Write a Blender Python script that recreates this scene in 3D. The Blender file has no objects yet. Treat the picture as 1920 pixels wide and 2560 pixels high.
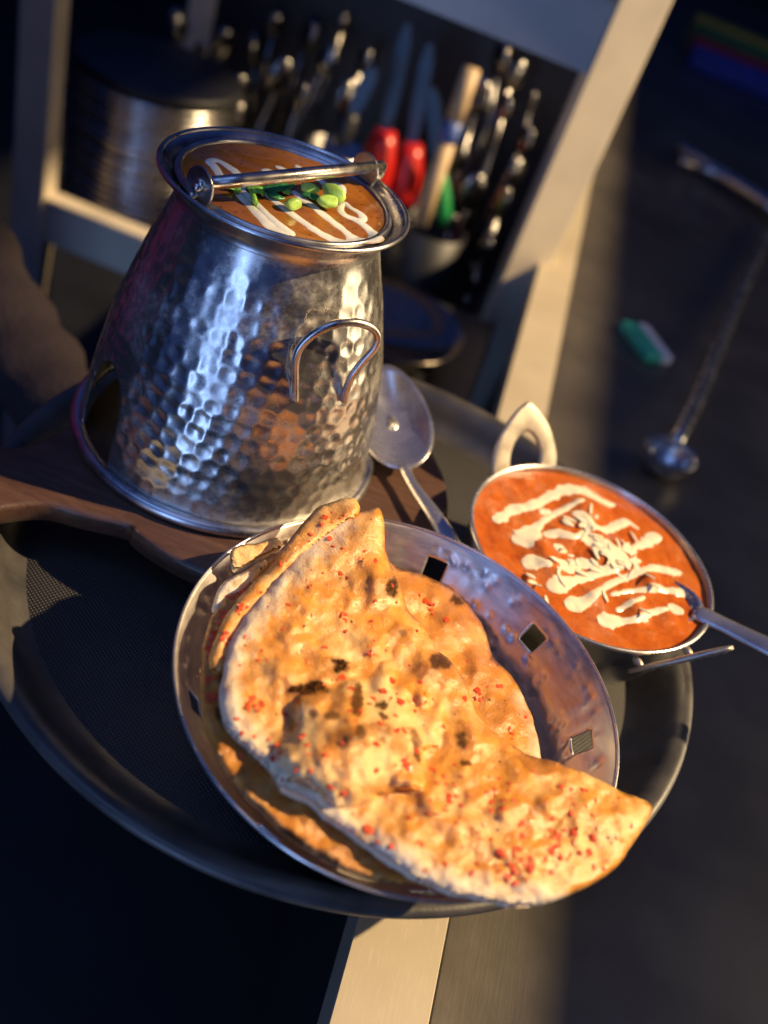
import bpy, bmesh, math, random
import numpy as np
from mathutils import Vector, Matrix, noise, geometry
random.seed(7); np.random.seed(7)
sc = bpy.context.scene
COL = sc.collection
R = math.radians

# ------------------------------------------------------------------ camera
PITCH, ROLL, FPX = R(38.7), R(22.1), 2277.0          # 1920 x 2560 frame
CAM = np.array([.004, -.377, .36])
cp, sp, cr, sr = math.cos(PITCH), math.sin(PITCH), math.cos(ROLL), math.sin(ROLL)
fw = Vector((0, cp, -sp)); up0 = Vector((0, sp, cp)); rt0 = Vector((1, 0, 0))
rt = cr*rt0 + sr*up0; up = -sr*rt0 + cr*up0
cd = bpy.data.cameras.new('camera'); cam = bpy.data.objects.new('camera', cd); COL.objects.link(cam)
M = Matrix((rt, up, -fw)).transposed().to_4x4(); M.translation = Vector(CAM)
cam.matrix_world = M
cd.sensor_fit = 'VERTICAL'; cd.sensor_height = 36; cd.lens = FPX/2560*36
cd.clip_start = .01; cd.clip_end = 60
cd.dof.use_dof = True; cd.dof.focus_distance = .41; cd.dof.aperture_fstop = 4.4
sc.camera = cam

# ------------------------------------------------------------------ light
w = bpy.data.worlds.new('World'); sc.world = w; w.use_nodes = True
w.node_tree.nodes['Background'].inputs[0].default_value = (.07, .18, .85, 1)
w.node_tree.nodes['Background'].inputs[1].default_value = .16
SUNDIR = np.array([math.cos(R(40))*math.cos(R(18)), math.cos(R(40))*math.sin(R(18)), math.sin(R(40))])
SUN = np.array([0, 0, .05]) + 6*SUNDIR
def lamp(name, kind, loc, target, energy, color, **k):
    d = bpy.data.lights.new(name, kind); d.energy = energy; d.color = color
    for a, v in k.items(): setattr(d, a, v)
    o = bpy.data.objects.new(name, d); COL.objects.link(o)
    o.location = loc; o.rotation_euler = (Vector(target)-Vector(loc)).to_track_quat('-Z', 'Y').to_euler()
    return o
# low warm sunlight that enters through the long window in the right-hand wall
lamp('window_sunlight', 'SPOT', SUN, (0, .2, .05), 3100, (1, .73, .40), spot_size=R(50), spot_blend=.3, shadow_soft_size=.045)
# tall daylight doorway behind the photographer
lamp('doorway_daylight', 'AREA', (-.50, -2.2, .25), (-.1, .0, .1), 17, (.30, .50, 1), shape='RECTANGLE', size=.42, size_y=2.2)
# soft blue overhead fill, added to lift the soup and shadows; no known skylight
lamp('added_overhead_fill', 'AREA', (-.5, -.7, 1.9), (0, 0, .05), 5, (.24, .43, 1), shape='RECTANGLE', size=1.0, size_y=1.0)
# added warm area light for the pot's right-hand highlight; the wall has no opening here
lamp('added_side_glow', 'AREA', (1.36, .42, .22), (0, .05, .1), 8, (1, .80, .50), shape='RECTANGLE', size=.8, size_y=.6)
sc.view_settings.view_transform = 'Standard'; sc.view_settings.look = 'None'
sc.view_settings.exposure = .12; sc.view_settings.gamma = 1
sc.render.engine = 'CYCLES'
sc.cycles.use_denoising = True
sc.cycles.max_bounces = 8; sc.cycles.sample_clamp_indirect = 6; sc.cycles.caustics_refractive = False

# ------------------------------------------------------------------ helpers
def rays(p):
    p = np.atleast_2d(np.array(p, float)); x = p[:, 0]-960; y = 1280-p[:, 1]
    xr = cr*x-sr*y; yr = sr*x+cr*y
    return np.stack([xr, FPX*cp+yr*sp, -FPX*sp+yr*cp], 1)/FPX
def at(p, z):
    d = rays(p); t = (np.asarray(z)-CAM[2])/d[:, 2]; return CAM+d*t[:, None]
def aty(p, Y):
    d = rays(p); t = (Y-CAM[1])/d[:, 1]; return CAM+d*t[:, None]

def tag(o, label, cat, group=None):
    o['label'] = label; o['category'] = cat
    if group: o['group'] = group
    return o
def thing(name, loc, label, cat, group=None):
    o = bpy.data.objects.new(name, None); o.empty_display_size = .02; COL.objects.link(o); o.location = loc
    return tag(o, label, cat, group)
def root_loc(o):
    v = Vector((0, 0, 0))
    while o is not None: v = v+Vector(o.location); o = o.parent
    return v
def mk(name, verts, faces, mat, parent=None, smooth=True, loc=None, mods=()):
    """verts in world space; the object's origin is its parent's root (or loc)"""
    v = np.array(verts, float)
    base = np.array(root_loc(parent)) if parent is not None else np.array(loc if loc is not None else (0, 0, 0), float)
    me = bpy.data.meshes.new(name); me.from_pydata((v-base).tolist(), [], [tuple(int(i) for i in f) for f in faces])
    me.validate(); me.update()
    for m in (mat if isinstance(mat, (list, tuple)) else [mat]): me.materials.append(m)
    if smooth: me.polygons.foreach_set('use_smooth', [True]*len(me.polygons))
    o = bpy.data.objects.new(name, me); COL.objects.link(o)
    if parent is not None: o.parent = parent
    else: o.location = base
    for m in mods:
        md = o.modifiers.new(m[0].lower(), m[0])
        for a, b in m[1].items(): setattr(md, a, b)
    return o
SOL = lambda t, off=0: ('SOLIDIFY', dict(thickness=t, offset=off))
BEV = lambda wd, s=2: ('BEVEL', dict(width=wd, segments=s, limit_method='ANGLE'))
def lathe(prof, n=96, c=(0, 0, 0), close=False):
    V = []; Fc = []; m = len(prof)
    for r, z in prof:
        for k in range(n):
            a = 2*math.pi*k/n; V.append((c[0]+r*math.cos(a), c[1]+r*math.sin(a), c[2]+z))
    for i in range(m if close else m-1):
        j = (i+1) % m
        for k in range(n):
            l = (k+1) % n; Fc.append((i*n+k, i*n+l, j*n+l, j*n+k))
    return V, Fc
def disc_cap(V, Fc, ring0, n, c, flip=False):
    V.append(c); i = len(V)-1
    for k in range(n):
        f = (ring0+k, ring0+(k+1) % n, i); Fc.append(f[::-1] if flip else f)
def smooth_path(pts, n=8, closed=False):
    P = [np.array(p, float) for p in pts]; out = []
    N = len(P)
    for i in range(N if closed else N-1):
        if closed: a, b, c, d = P[i-1], P[i], P[(i+1) % N], P[(i+2) % N]
        else: a, b, c, d = P[max(i-1, 0)], P[i], P[i+1], P[min(i+2, N-1)]
        for k in range(n):
            t = k/n
            out.append(.5*((2*b)+(c-a)*t+(2*a-5*b+4*c-d)*t*t+(3*b-a-3*c+d)*t**3))
    if not closed: out.append(P[-1])
    return np.array(out)
def tube(pts, rad, n=12, closed=False, caps=True):
    P = np.array(pts, float); m = len(P); rad = np.broadcast_to(np.array(rad, float), (m,))
    V = []; Fc = []
    T = np.gradient(P, axis=0) if not closed else np.roll(P, -1, 0)-np.roll(P, 1, 0)
    T /= np.linalg.norm(T, axis=1)[:, None]
    nrm = np.cross(T[0], [0, 0, 1.]); 
    if np.linalg.norm(nrm) < 1e-3: nrm = np.array([1., 0, 0])
    nrm /= np.linalg.norm(nrm)
    for i in range(m):
        nrm = nrm-T[i]*(nrm@T[i]); nrm /= np.linalg.norm(nrm); b = np.cross(T[i], nrm)
        for k in range(n):
            a = 2*math.pi*k/n; V.append(P[i]+rad[i]*(math.cos(a)*nrm+math.sin(a)*b))
    for i in range(m if closed else m-1):
        j = (i+1) % m
        for k in range(n):
            l = (k+1) % n; Fc.append((i*n+k, j*n+k, j*n+l, i*n+l))
    if caps and not closed:
        Fc.append(tuple(range(n))); Fc.append(tuple(range((m-1)*n, m*n))[::-1])
    return [tuple(v) for v in V], Fc
def box(x0, x1, y0, y1, z0, z1):
    V = [(x, y, z) for x in (x0, x1) for y in (y0, y1) for z in (z0, z1)]
    return V, [(0, 1, 3, 2), (4, 6, 7, 5), (0, 4, 5, 1), (2, 3, 7, 6), (0, 2, 6, 4), (1, 5, 7, 3)]
def join(*parts):
    V = []; Fc = []
    for v, f in parts:
        o = len(V); V += list(v); Fc += [tuple(i+o for i in q) for q in f]
    return V, Fc
def ellipsoid(c, ax, n=16, m=10):
    """ax: 3 axis vectors"""
    c = np.array(c, float); ax = [np.array(a, float) for a in ax]; V = []; Fc = []
    for i in range(m+1):
        t = math.pi*i/m
        for k in range(n):
            a = 2*math.pi*k/n
            V.append(tuple(c+ax[0]*math.sin(t)*math.cos(a)+ax[1]*math.sin(t)*math.sin(a)+ax[2]*math.cos(t)))
    for i in range(m):
        for k in range(n): Fc.append((i*n+k, i*n+(k+1) % n, (i+1)*n+(k+1) % n, (i+1)*n+k))
    return V, Fc
def fbm(x, y, z=0., s=1., o=4):
    return noise.fractal(Vector((x*s, y*s, z*s)), 1.0, 2.0, o)

# ------------------------------------------------------------------ materials
class NT:
    def __init__(self, name):
        self.m = bpy.data.materials.new(name); self.m.use_nodes = True
        self.t = self.m.node_tree; self.b = self.t.nodes['Principled BSDF']
    def n(self, typ, **k):
        nd = self.t.nodes.new(typ)
        for a, v in k.items():
            if a.startswith('i_'):
                key = a[2:]; key = int(key) if key.isdigit() else key.replace('_', ' ')
                nd.inputs[key].default_value = v
            else: setattr(nd, a, v)
        return nd
    def l(self, a, b): self.t.links.new(a, b)
    def set(self, **k):
        for a, v in k.items():
            nm = a.replace('_', ' ')
            self.b.inputs[nm].default_value = (*v, 1) if nm == 'Base Color' else v
        return self
    def noise(self, scale, detail=4, rough=.55, coord=None, stretch=None):
        tc = self.n('ShaderNodeTexCoord'); src = tc.outputs['Object']
        if stretch:
            mp = self.n('ShaderNodeMapping'); mp.inputs['Scale'].default_value = stretch; self.l(src, mp.inputs[0]); src = mp.outputs[0]
        nz = self.n('ShaderNodeTexNoise', i_Scale=scale, i_Detail=detail, i_Roughness=rough); self.l(src, nz.inputs['Vector'])
        return nz.outputs['Fac']
    def ramp(self, src, *stops):
        r = self.n('ShaderNodeValToRGB'); e = r.color_ramp.elements
        while len(e) < len(stops): e.new(.5)
        for q, (p, c) in zip(e, stops): q.position = p; q.color = (*c, 1) if isinstance(c, tuple) else (c, c, c, 1)
        self.l(src, r.inputs[0]); return r.outputs[0]
    def mix(self, f, a, b, mode='MIX'):
        m = self.n('ShaderNodeMix', data_type='RGBA', blend_type=mode)
        for s, v in ((m.inputs[0], f), (m.inputs[6], a), (m.inputs[7], b)):
            if isinstance(v, (int, float)): s.default_value = v
            elif isinstance(v, tuple): s.default_value = (*v, 1)
            else: self.l(v, s)
        return m.outputs[2]
    def math(self, op, a, b=0., clamp=False):
        m = self.n('ShaderNodeMath', operation=op, use_clamp=clamp)
        for s, v in ((m.inputs[0], a), (m.inputs[1], b)):
            if isinstance(v, (int, float)): s.default_value = v
            else: self.l(v, s)
        return m.outputs[0]
    def bump(self, h, strength=.3, dist=.001):
        b = self.n('ShaderNodeBump', i_Strength=strength, i_Distance=dist); self.l(h, b.inputs['Height'])
        if self.b.inputs['Normal'].is_linked: self.l(self.b.inputs['Normal'].links[0].from_socket, b.inputs['Normal'])
        self.l(b.outputs[0], self.b.inputs['Normal']); return self
    def col(self, s): self.l(s, self.b.inputs['Base Color']); return self
    def rough(self, s): self.l(s, self.b.inputs['Roughness']); return self

def plain(name, color, rough=.5, metal=0., var=.25, scale=60, bump=0., bd=.0005, **k):
    t = NT(name); t.set(Base_Color=color, Roughness=rough, Metallic=metal, **k)
    nz = t.noise(scale)
    c = tuple(color)
    t.col(t.ramp(nz, (.3, tuple(x*(1-var) for x in c)), (.7, tuple(min(1, x*(1+var)) for x in c))))
    if bump: t.bump(nz, bump, bd)
    return t.m
def steel(name, color=(.62, .60, .58), r0=.18, r1=.36, scale=35, smear=None, fine=.05, metal=1.):
    t = NT(name); t.set(Metallic=metal)
    nz = t.noise(scale, 6, .6, stretch=smear); n2 = t.noise(scale*14, 3, .6)
    t.col(t.ramp(nz, (.3, tuple(x*.72 for x in color)), (.65, color)))
    t.rough(t.math('ADD', t.ramp(nz, (.35, r0), (.68, r1)), t.math('MULTIPLY', n2, .08)))
    t.bump(n2, fine, .0004)
    return t.m

MT = {}
# hammered stand: tarnish blotches between brighter polished patches
t = NT('hammered_steel'); t.set(Metallic=.93)
nz = t.noise(38, 7, .62); n2 = t.noise(330, 5, .7); n3 = t.noise(1300, 2, .5)
mk_ = t.math('MULTIPLY', t.ramp(nz, (.46, 0.), (.60, 1.)), t.ramp(n2, (.38, .55), (.60, 1.)))
t.col(t.mix(mk_, (.45, .42, .39), (.68, .65, .60)))
t.rough(t.math('ADD', t.ramp(n2, (.3, .19), (.7, .26)), t.math('MULTIPLY', mk_, .20)))
t.bump(n2, .06, .0003); t.bump(n3, .05, .0002)
MT['hammered'] = t.m
MT['rim'] = steel('rolled_steel', (.60, .58, .57), .2, .34, 50)
MT['inner'] = steel('bowl_steel', (.55, .54, .53), .22, .38, 60)
MT['basket'] = steel('basket_steel', (.83, .76, .69), .25, .40, 70, smear=(1, 1, 4), metal=.82)
MT['spoon'] = steel('polished_steel', (.78, .75, .72), .16, .30, 40, fine=.02, metal=.86)
MT['cast'] = steel('cast_metal', (.60, .52, .42), .3, .5, 120, fine=.5, metal=.8)
MT['wire'] = steel('wire_steel', (.58, .54, .50), .2, .34, 90)
# soup, curry, cream
t = NT('brown_gravy'); t.set(Roughness=.16, Specular_IOR_Level=.5)
a = t.noise(38, 6, .65); b = t.noise(420, 2, .5)
c1 = t.ramp(a, (.3, (.24, .078, .012)), (.5, (.31, .108, .017)), (.72, (.37, .14, .025)))
t.col(t.mix(t.ramp(b, (.64, 0.), (.70, .75)), c1, (.07, .022, .006)))
t.bump(a, .25, .0012); t.bump(b, .1, .0003); MT['soup'] = t.m
t = NT('orange_gravy'); t.set(Roughness=.2, Specular_IOR_Level=.5, Subsurface_Weight=.1, Subsurface_Scale=.004, Subsurface_Radius=(1., .4, .1))
a = t.noise(60, 6, .65); b = t.noise(520, 2, .5)
c1 = t.ramp(a, (.3, (.40, .074, .007)), (.5, (.52, .118, .011)), (.75, (.60, .17, .02)))
t.col(t.mix(t.ramp(b, (.66, 0.), (.71, .6)), c1, (.20, .03, .005)))
t.rough(t.ramp(t.noise(140, 4, .6), (.35, .10), (.65, .30))); t.bump(a, .5, .0014); t.bump(t.noise(240, 4, .6), .35, .0008); t.bump(b, .3, .0004); cb = t.n('ShaderNodeBump', i_Strength=1.0, i_Distance=.0042); t.l(t.noise(150, 4, .6), cb.inputs['Height']); t.l(cb.outputs[0], t.b.inputs['Coat Normal']); t.set(Coat_Roughness=.06, Coat_IOR=1.5); t.l(t.ramp(t.noise(60, 3, .5), (.48, 0.), (.60, 1.)), t.b.inputs['Coat Weight']); MT['curry'] = t.m
def cream(nm, c, bleed):
    t = NT(nm); t.set(Roughness=.22, Subsurface_Weight=.15, Subsurface_Scale=.003)
    a = t.noise(180, 3); e_ = t.n('ShaderNodeAttribute', attribute_name='edge'); t.col(t.mix(t.ramp(t.math('ADD', e_.outputs['Fac'], t.math('MULTIPLY', t.math('SUBTRACT', t.noise(420, 3), .5), .5)), (.62, 0.), (.95, .8)), t.ramp(a, (.3, tuple(x*.93 for x in c)), (.7, c)), bleed)); t.bump(a, .15, .0006); return t.m
MT['cream'] = cream('fresh_cream', (.88, .77, .55), (.66, .24, .05)); MT['white_cream'] = cream('white_cream', (.82, .80, .70), (.48, .26, .10))
MT['almond'] = plain('almond', (.90, .80, .56), .4, 0, .15, 300)
MT['onion_green'] = plain('spring_onion', (.24, .60, .06), .3, 0, .4, 260, Subsurface_Weight=.2, Subsurface_Scale=.003)
MT['onion_pale'] = plain('spring_onion_pale', (.44, .70, .13), .3, 0, .25, 200, Subsurface_Weight=.2, Subsurface_Scale=.003)
MT['herb'] = plain('herb_leaf', (.035, .20, .045), .3, 0, .5, 200)
MT['chili'] = plain('chili_flake', (.80, .085, .022), .32, 0, .5, 260)
MT['speck'] = plain('herb_speck', (.03, .04, .012), .5, 0, .4, 700)
# bread: attribute tone = (char, oil, pale, brown)
def bread_mat(name):
    t = NT(name); t.set(Subsurface_Weight=.30, Subsurface_Scale=.006, Subsurface_Radius=(1., .5, .2), Specular_IOR_Level=.55)
    at_ = t.n('ShaderNodeAttribute', attribute_name='tone'); sp_ = t.n('ShaderNodeSeparateColor'); t.l(at_.outputs['Color'], sp_.inputs[0])
    ch, oil, pale = sp_.outputs; br = at_.outputs['Alpha']
    a = t.noise(55, 6, .6); b = t.noise(190, 5, .6); c = t.noise(900, 4, .65)
    dough = t.ramp(b, (.3, (.78, .48, .165)), (.7, (.88, .60, .25)))
    of = t.math('ADD', oil, t.math('MULTIPLY', t.math('SUBTRACT', a, .5), 1.7), True)
    oilc = t.ramp(b, (.25, (.68, .225, .018)), (.7, (.86, .37, .046)))
    x = t.mix(t.math('MULTIPLY', of, .92), dough, oilc)
    x = t.mix(t.math('MULTIPLY', pale, t.ramp(b, (.3, .75), (.6, 1.))), x, t.ramp(c, (.3, (.74, .58, .38)), (.7, (.86, .73, .54))))
    x = t.mix(t.math('MULTIPLY', br, t.ramp(b, (.28, .45), (.6, 1.))), x, t.ramp(c, (.3, (.30, .092, .012)), (.75, (.52, .205, .036))))
    x = t.mix(t.math('MULTIPLY', ch, t.ramp(c, (.25, .6), (.55, 1.))), x, (.016, .008, .005))
    t.col(x)
    ro = t.math('SUBTRACT', .58, t.math('MULTIPLY', t.math('MULTIPLY', of, t.math('SUBTRACT', 1., t.math('MULTIPLY', pale, .8))), .42))
    t.rough(t.math('ADD', ro, t.math('MULTIPLY', t.math('SUBTRACT', c, .5), .25)))
    t.bump(t.noise(95, 3, .5), .16, .0016); t.bump(b, .30, .0009); t.bump(c, .7, .0007)
    dry = t.math('SUBTRACT', 1., t.math('MAXIMUM', ch, t.math('MULTIPLY', br, .6)), True)
    t.l(t.math('MULTIPLY', dry, .6), t.b.inputs['Specular IOR Level'])
    t.l(t.math('MULTIPLY', t.math('MULTIPLY', of, dry), t.ramp(t.noise(130, 3, .5), (.40, 0.), (.58, 1.))), t.b.inputs['Coat Weight']); t.b.inputs['Coat Roughness'].default_value = .16; t.b.inputs['Coat IOR'].default_value = 1.6
    cb = t.n('ShaderNodeBump', i_Strength=1.0, i_Distance=.0032); t.l(t.noise(170, 2, .5), cb.inputs['Height']); t.l(t.b.inputs['Normal'].links[0].from_socket, cb.inputs['Normal'])
    t.l(cb.outputs[0], t.b.inputs['Coat Normal'])
    return t.m
MT['bread'] = bread_mat('naan_bread')
# wood
t = NT('dark_acacia'); t.set(Roughness=.42)
g = t.noise(28, 6, .6, stretch=(1.2, 9, 6)); h = t.noise(160, 4, .6, stretch=(1, 8, 4)); s_ = t.noise(90, 4, .6)
t.col(t.mix(t.ramp(s_, (.70, 0.), (.76, .55)), t.mix(.35, t.ramp(g, (.3, (.044, .020, .012)), (.55, (.095, .045, .026)), (.75, (.145, .072, .044))), t.ramp(h, (.3, (.024, .011, .007)), (.7, (.095, .050, .032)))), (.26, .15, .07)))
t.bump(h, .25, .0006); MT['wood'] = t.m
# tray: black moulded plastic, mat with a fine woven grip
t = NT('tray_plastic'); t.set(Roughness=.42)
a = t.noise(600, 4, .6); b = t.noise(40, 5, .6)
t.col(t.mix(t.ramp(t.noise(260, 5, .7), (.70, 0.), (.77, .5)), t.ramp(b, (.3, (.036, .034, .033)), (.7, (.085, .077, .070))), (.20, .18, .16)))
t.rough(t.ramp(b, (.3, .32), (.7, .5))); t.bump(a, .25, .0004); MT['tray'] = t.m
t = NT('tray_grip_mat'); t.set(Roughness=.5)
tc = t.n('ShaderNodeTexCoord'); mp = t.n('ShaderNodeMapping'); mp.inputs['Rotation'].default_value = (0, 0, R(35)); t.l(tc.outputs['Object'], mp.inputs[0])
wv = []
for d_ in ('X', 'Y'):
    q = t.n('ShaderNodeTexWave', bands_direction=d_, i_Scale=190.0, i_Distortion=.0); t.l(mp.outputs[0], q.inputs[0]); wv.append(q.outputs['Fac'])
hh = t.math('MULTIPLY', wv[0], wv[1]); b = t.noise(30, 5, .6); sp2 = t.noise(330, 3, .7)
cc = t.mix(hh, (.014, .013, .013), t.ramp(b, (.3, (.062, .056, .049)), (.7, (.105, .095, .082))))
t.col(t.mix(t.ramp(sp2, (.735, 0.), (.77, .5)), cc, (.25, .23, .2)))
t.bump(hh, .6, .0008); MT['mat'] = t.m
# counter, floor, walls
t = NT('brushed_counter'); t.set(Metallic=.55)
g = t.noise(9, 5, .6); h = t.noise(60, 5, .7, stretch=(14, .6, 1)); k_ = t.noise(24, 3, .6, stretch=(3, 22, 1))
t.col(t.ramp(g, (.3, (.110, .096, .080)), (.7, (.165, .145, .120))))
t.rough(t.math('ADD', t.ramp(g, (.3, .30), (.7, .42)), t.math('MULTIPLY', h, .12))); t.bump(h, .12, .0005); t.bump(k_, .06, .0006); MT['counter'] = t.m
t = NT('counter_border'); t.set(Metallic=.0, Roughness=.42)
g = t.noise(12, 6, .6); h = t.noise(70, 5, .7, stretch=(10, 1, 1))
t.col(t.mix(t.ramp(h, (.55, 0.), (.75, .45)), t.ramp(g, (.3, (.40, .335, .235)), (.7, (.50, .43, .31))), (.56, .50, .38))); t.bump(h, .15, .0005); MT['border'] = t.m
MT['frame'] = plain('beige_enamel', (.60, .52, .40), .4, 0, .12, 14, .05)
MT['black'] = plain('black_panel', (.012, .013, .017), .5, 0, .4, 20)
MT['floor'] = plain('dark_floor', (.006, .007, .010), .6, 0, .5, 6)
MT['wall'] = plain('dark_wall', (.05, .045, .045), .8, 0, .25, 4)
MT['sleeve'] = plain('maroon_knit', (.009, .003, .006), .9, 0, .35, 160, .6, .002)
MT['trouser'] = plain('black_cloth', (.006, .007, .012), .9, 0, .4, 60)
MT['apron'] = plain('plum_cloth', (.30, .020, .14), .9, 0, .4, 60, .4, .001)
MT['skin'] = plain('skin', (.42, .22, .14), .5, 0, .12, 60)
MT['red'] = plain('red_plastic', (.55, .018, .014), .3, 0, .2, 20)
MT['green'] = plain('green_plastic', (.015, .26, .07), .35, 0, .2, 20)
MT['teal'] = plain('teal_card', (.03, .40, .27), .5, 0, .2, 30)
MT['white'] = plain('white_card', (.60, .60, .64), .5, 0, .1, 30)
MT['bamboo'] = plain('pale_wood', (.60, .43, .25), .5, 0, .2, 30)
MT['bluep'] = plain('blue_plastic', (.10, .16, .45), .4, 0, .2, 20)
MT['blued'] = plain('blue_cloth', (.02, .045, .30), .8, 0, .3, 40)
MT['redd'] = plain('red_cloth', (.30, .03, .03), .8, 0, .3, 40)
MT['greend'] = plain('green_cloth', (.03, .16, .04), .8, 0, .3, 40)
MT['yel'] = plain('yellow_cloth', (.45, .30, .03), .8, 0, .3, 40)
MT['dimsteel'] = steel('worn_steel', (.26, .25, .25), .10, .22, 20)
MT['panm'] = steel('pan_steel', (.30, .26, .22), .10, .2, 20, metal=1.)
MT['chrome'] = steel('dark_chrome', (.36, .36, .38), .05, .10, 20, fine=.0)
MT['bluesteel'] = steel('blade_steel', (.10, .13, .16), .42, .55, 20)
MT['cupm'] = plain('beige_ceramic', (.24, .20, .155), .35, 0, .2, 20)
MT['stack'] = steel('dish_steel', (.62, .60, .58), .16, .28, 20)

# ------------------------------------------------------------------ setting
CZ = -.06
def struct(o): o['kind'] = 'structure'; return o
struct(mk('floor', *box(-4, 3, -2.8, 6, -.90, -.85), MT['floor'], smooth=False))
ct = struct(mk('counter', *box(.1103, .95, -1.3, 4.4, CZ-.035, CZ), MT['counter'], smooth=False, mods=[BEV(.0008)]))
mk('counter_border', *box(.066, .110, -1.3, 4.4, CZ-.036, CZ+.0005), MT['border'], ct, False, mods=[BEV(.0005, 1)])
mk('counter_front', *box(.085, .105, -1.3, 4.4, -.85, CZ-.037), MT['black'], ct, False)
# right-hand wall with its long low window (the sun comes through it); sill and lintel heights follow from the sun's patch
XW = 1.4
def thru(x, z):
    t_ = (XW-x)/(SUN[0]-x); return z+t_*(SUN[2]-z)
ZS, ZL = thru(.149, CZ), thru(-.045, .275)
V, Fc = join(box(XW, XW+.03, -2.8, 6, -.85, ZS), box(XW, XW+.03, -2.8, 6, ZL, 2.8), box(XW, XW+.03, -2.8, -1.4, ZS, ZL), box(XW, XW+.03, 3.2, 6, ZS, ZL))
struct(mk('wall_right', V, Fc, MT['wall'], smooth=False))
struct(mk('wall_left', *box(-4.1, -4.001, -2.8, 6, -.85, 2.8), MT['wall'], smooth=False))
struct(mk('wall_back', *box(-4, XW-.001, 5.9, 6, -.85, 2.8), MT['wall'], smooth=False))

# ------------------------------------------------------------------ serving tray
tr = thing('serving_tray', (0, 0, 0), 'round black plastic serving tray carrying the pot, the bread basket and the curry dish', 'tray')
prof = [(0.0005, .0), (.155, .0), (.168, .001), (.176, .004), (.1815, .009), (.186, .0155), (.190, .0205), (.1935, .0232), (.197, .0240), (.1995, .0232), (.2005, .021), (.1995, .0185), (.1965, .0175), (.193, .0145), (.188, .006), (.183, .000), (.176, -.0035), (.165, -.005), (.0005, -.005)]
pp = smooth_path([(a, b, 0) for a, b in prof], 3)[:, :2]
mk('rim', *lathe(pp.tolist(), 200), MT['tray'], tr)
V, Fc = lathe([(.172, .0012), (.1705, .0019), (.12, .0019), (.05, .0019)], 160); disc_cap(V, Fc, 3*160, 160, (0, 0, .0019))
mk('grip_mat', V, Fc, MT['mat'], tr)

# ------------------------------------------------------------------ wooden board
BT, BB = .038, .025
bc = np.array([-.066, .0355])
hd = np.array([-.75, -.66]); hd /= np.linalg.norm(hd); hp = np.array([-hd[1], hd[0]])
def board_outline(grow=0.):
    r = .1057+grow; pts = []
    a0 = math.atan2(hd[1], hd[0])
    A = np.linspace(a0+R(23), a0+R(337), 110)
    arc = [bc+r*np.array([math.cos(a), math.sin(a)]) for a in A]
    nk = []
    for s, h_ in ((.118, .030), (.128, .0235), (.140, .0215), (.155, .0225), (.172, .026), (.190, .029), (.205, .0285), (.216, .023), (.2215, .012)):
        nk.append((s+grow*.5, h_+grow))
    # hp side of the handle belongs to the start or the end of the arc
    st = [bc+hd*s+hp*h_ for s, h_ in nk]; en = [bc+hd*s-hp*h_ for s, h_ in nk]
    if np.linalg.norm(arc[0]-st[0]) > np.linalg.norm(arc[0]-en[0]): st, en = en, st
    loop = arc+en+st[::-1]
    return smooth_path([(p[0], p[1], 0) for p in loop], 3, True)[:, :2]
ob = board_outline(); n_ = len(ob)
V = []; Fc = []
for z, g in ((BB, -.002), (BB+.002, 0), (BT-.0025, 0), (BT-.0007, -.0008), (BT, -.0028)):
    q = board_outline(g); V += [(x, y, z) for x, y in q]
for i in range(4):
    for k in range(n_): Fc.append((i*n_+k, i*n_+(k+1) % n_, (i+1)*n_+(k+1) % n_, (i+1)*n_+k))
Fc.append(tuple(range(4*n_, 5*n_))); Fc.append(tuple(range(n_))[::-1])
bd = thing('serving_board', (bc[0], bc[1], .002), 'dark wooden paddle board with a waisted handle under the hammered pot', 'board')
mk('board', V, Fc, MT['wood'], bd)
for a in (40, 130, 220, 310):
    V, Fc = lathe([(.0005, .0021), (.009, .0021), (.010, .004), (.0095, BB+.0005)], 20, (bc[0]+.078*math.cos(R(a)), bc[1]+.078*math.sin(R(a)), 0)); mk('foot', V, Fc, MT['wood'], bd)

# ------------------------------------------------------------------ hammered pot
PC = np.array([-.096, .0365]); PZ = .038
PZK = [.0385, .050, .075, .11, .145, .166, .1735, .177]
PRK = [.0808, .0806, .0775, .0711, .0606, .0528, .0505, .0502]
def prad(z): return np.interp(z, PZK, PRK)
zz = np.linspace(.0385, .177, 400); rr = prad(zz)
kern = np.hanning(41); kern /= kern.sum(); rs = np.convolve(np.pad(rr, 20, mode='edge'), kern, 'valid')
def psm(z): return np.interp(z, zz, rs)
def onbody(p, off=0.):
    q = rays([p])[0]; ts = np.linspace(.25, .8, 6000); P = CAM+q*ts[:, None]
    g = np.hypot(P[:, 0]-PC[0], P[:, 1]-PC[1])-psm(P[:, 2])-off
    g[(P[:, 2] < .03) | (P[:, 2] > .2)] = 1
    return P[np.argmax(g < 0)]
pot = thing('hammered_pot', (PC[0], PC[1], PZ), 'tall hammered steel pot with a swing handle standing on the wooden board, filled with soup', 'pot')
NT_, NZ = 640, 190
th = np.linspace(0, 2*np.pi, NT_, endpoint=False); zs = np.linspace(.0385, .177, NZ)
TH, ZZ = np.meshgrid(th, zs); RR = psm(ZZ).copy()
X0 = TH*.072; DIS = np.zeros_like(RR)
row = 0; z = .050
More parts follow.
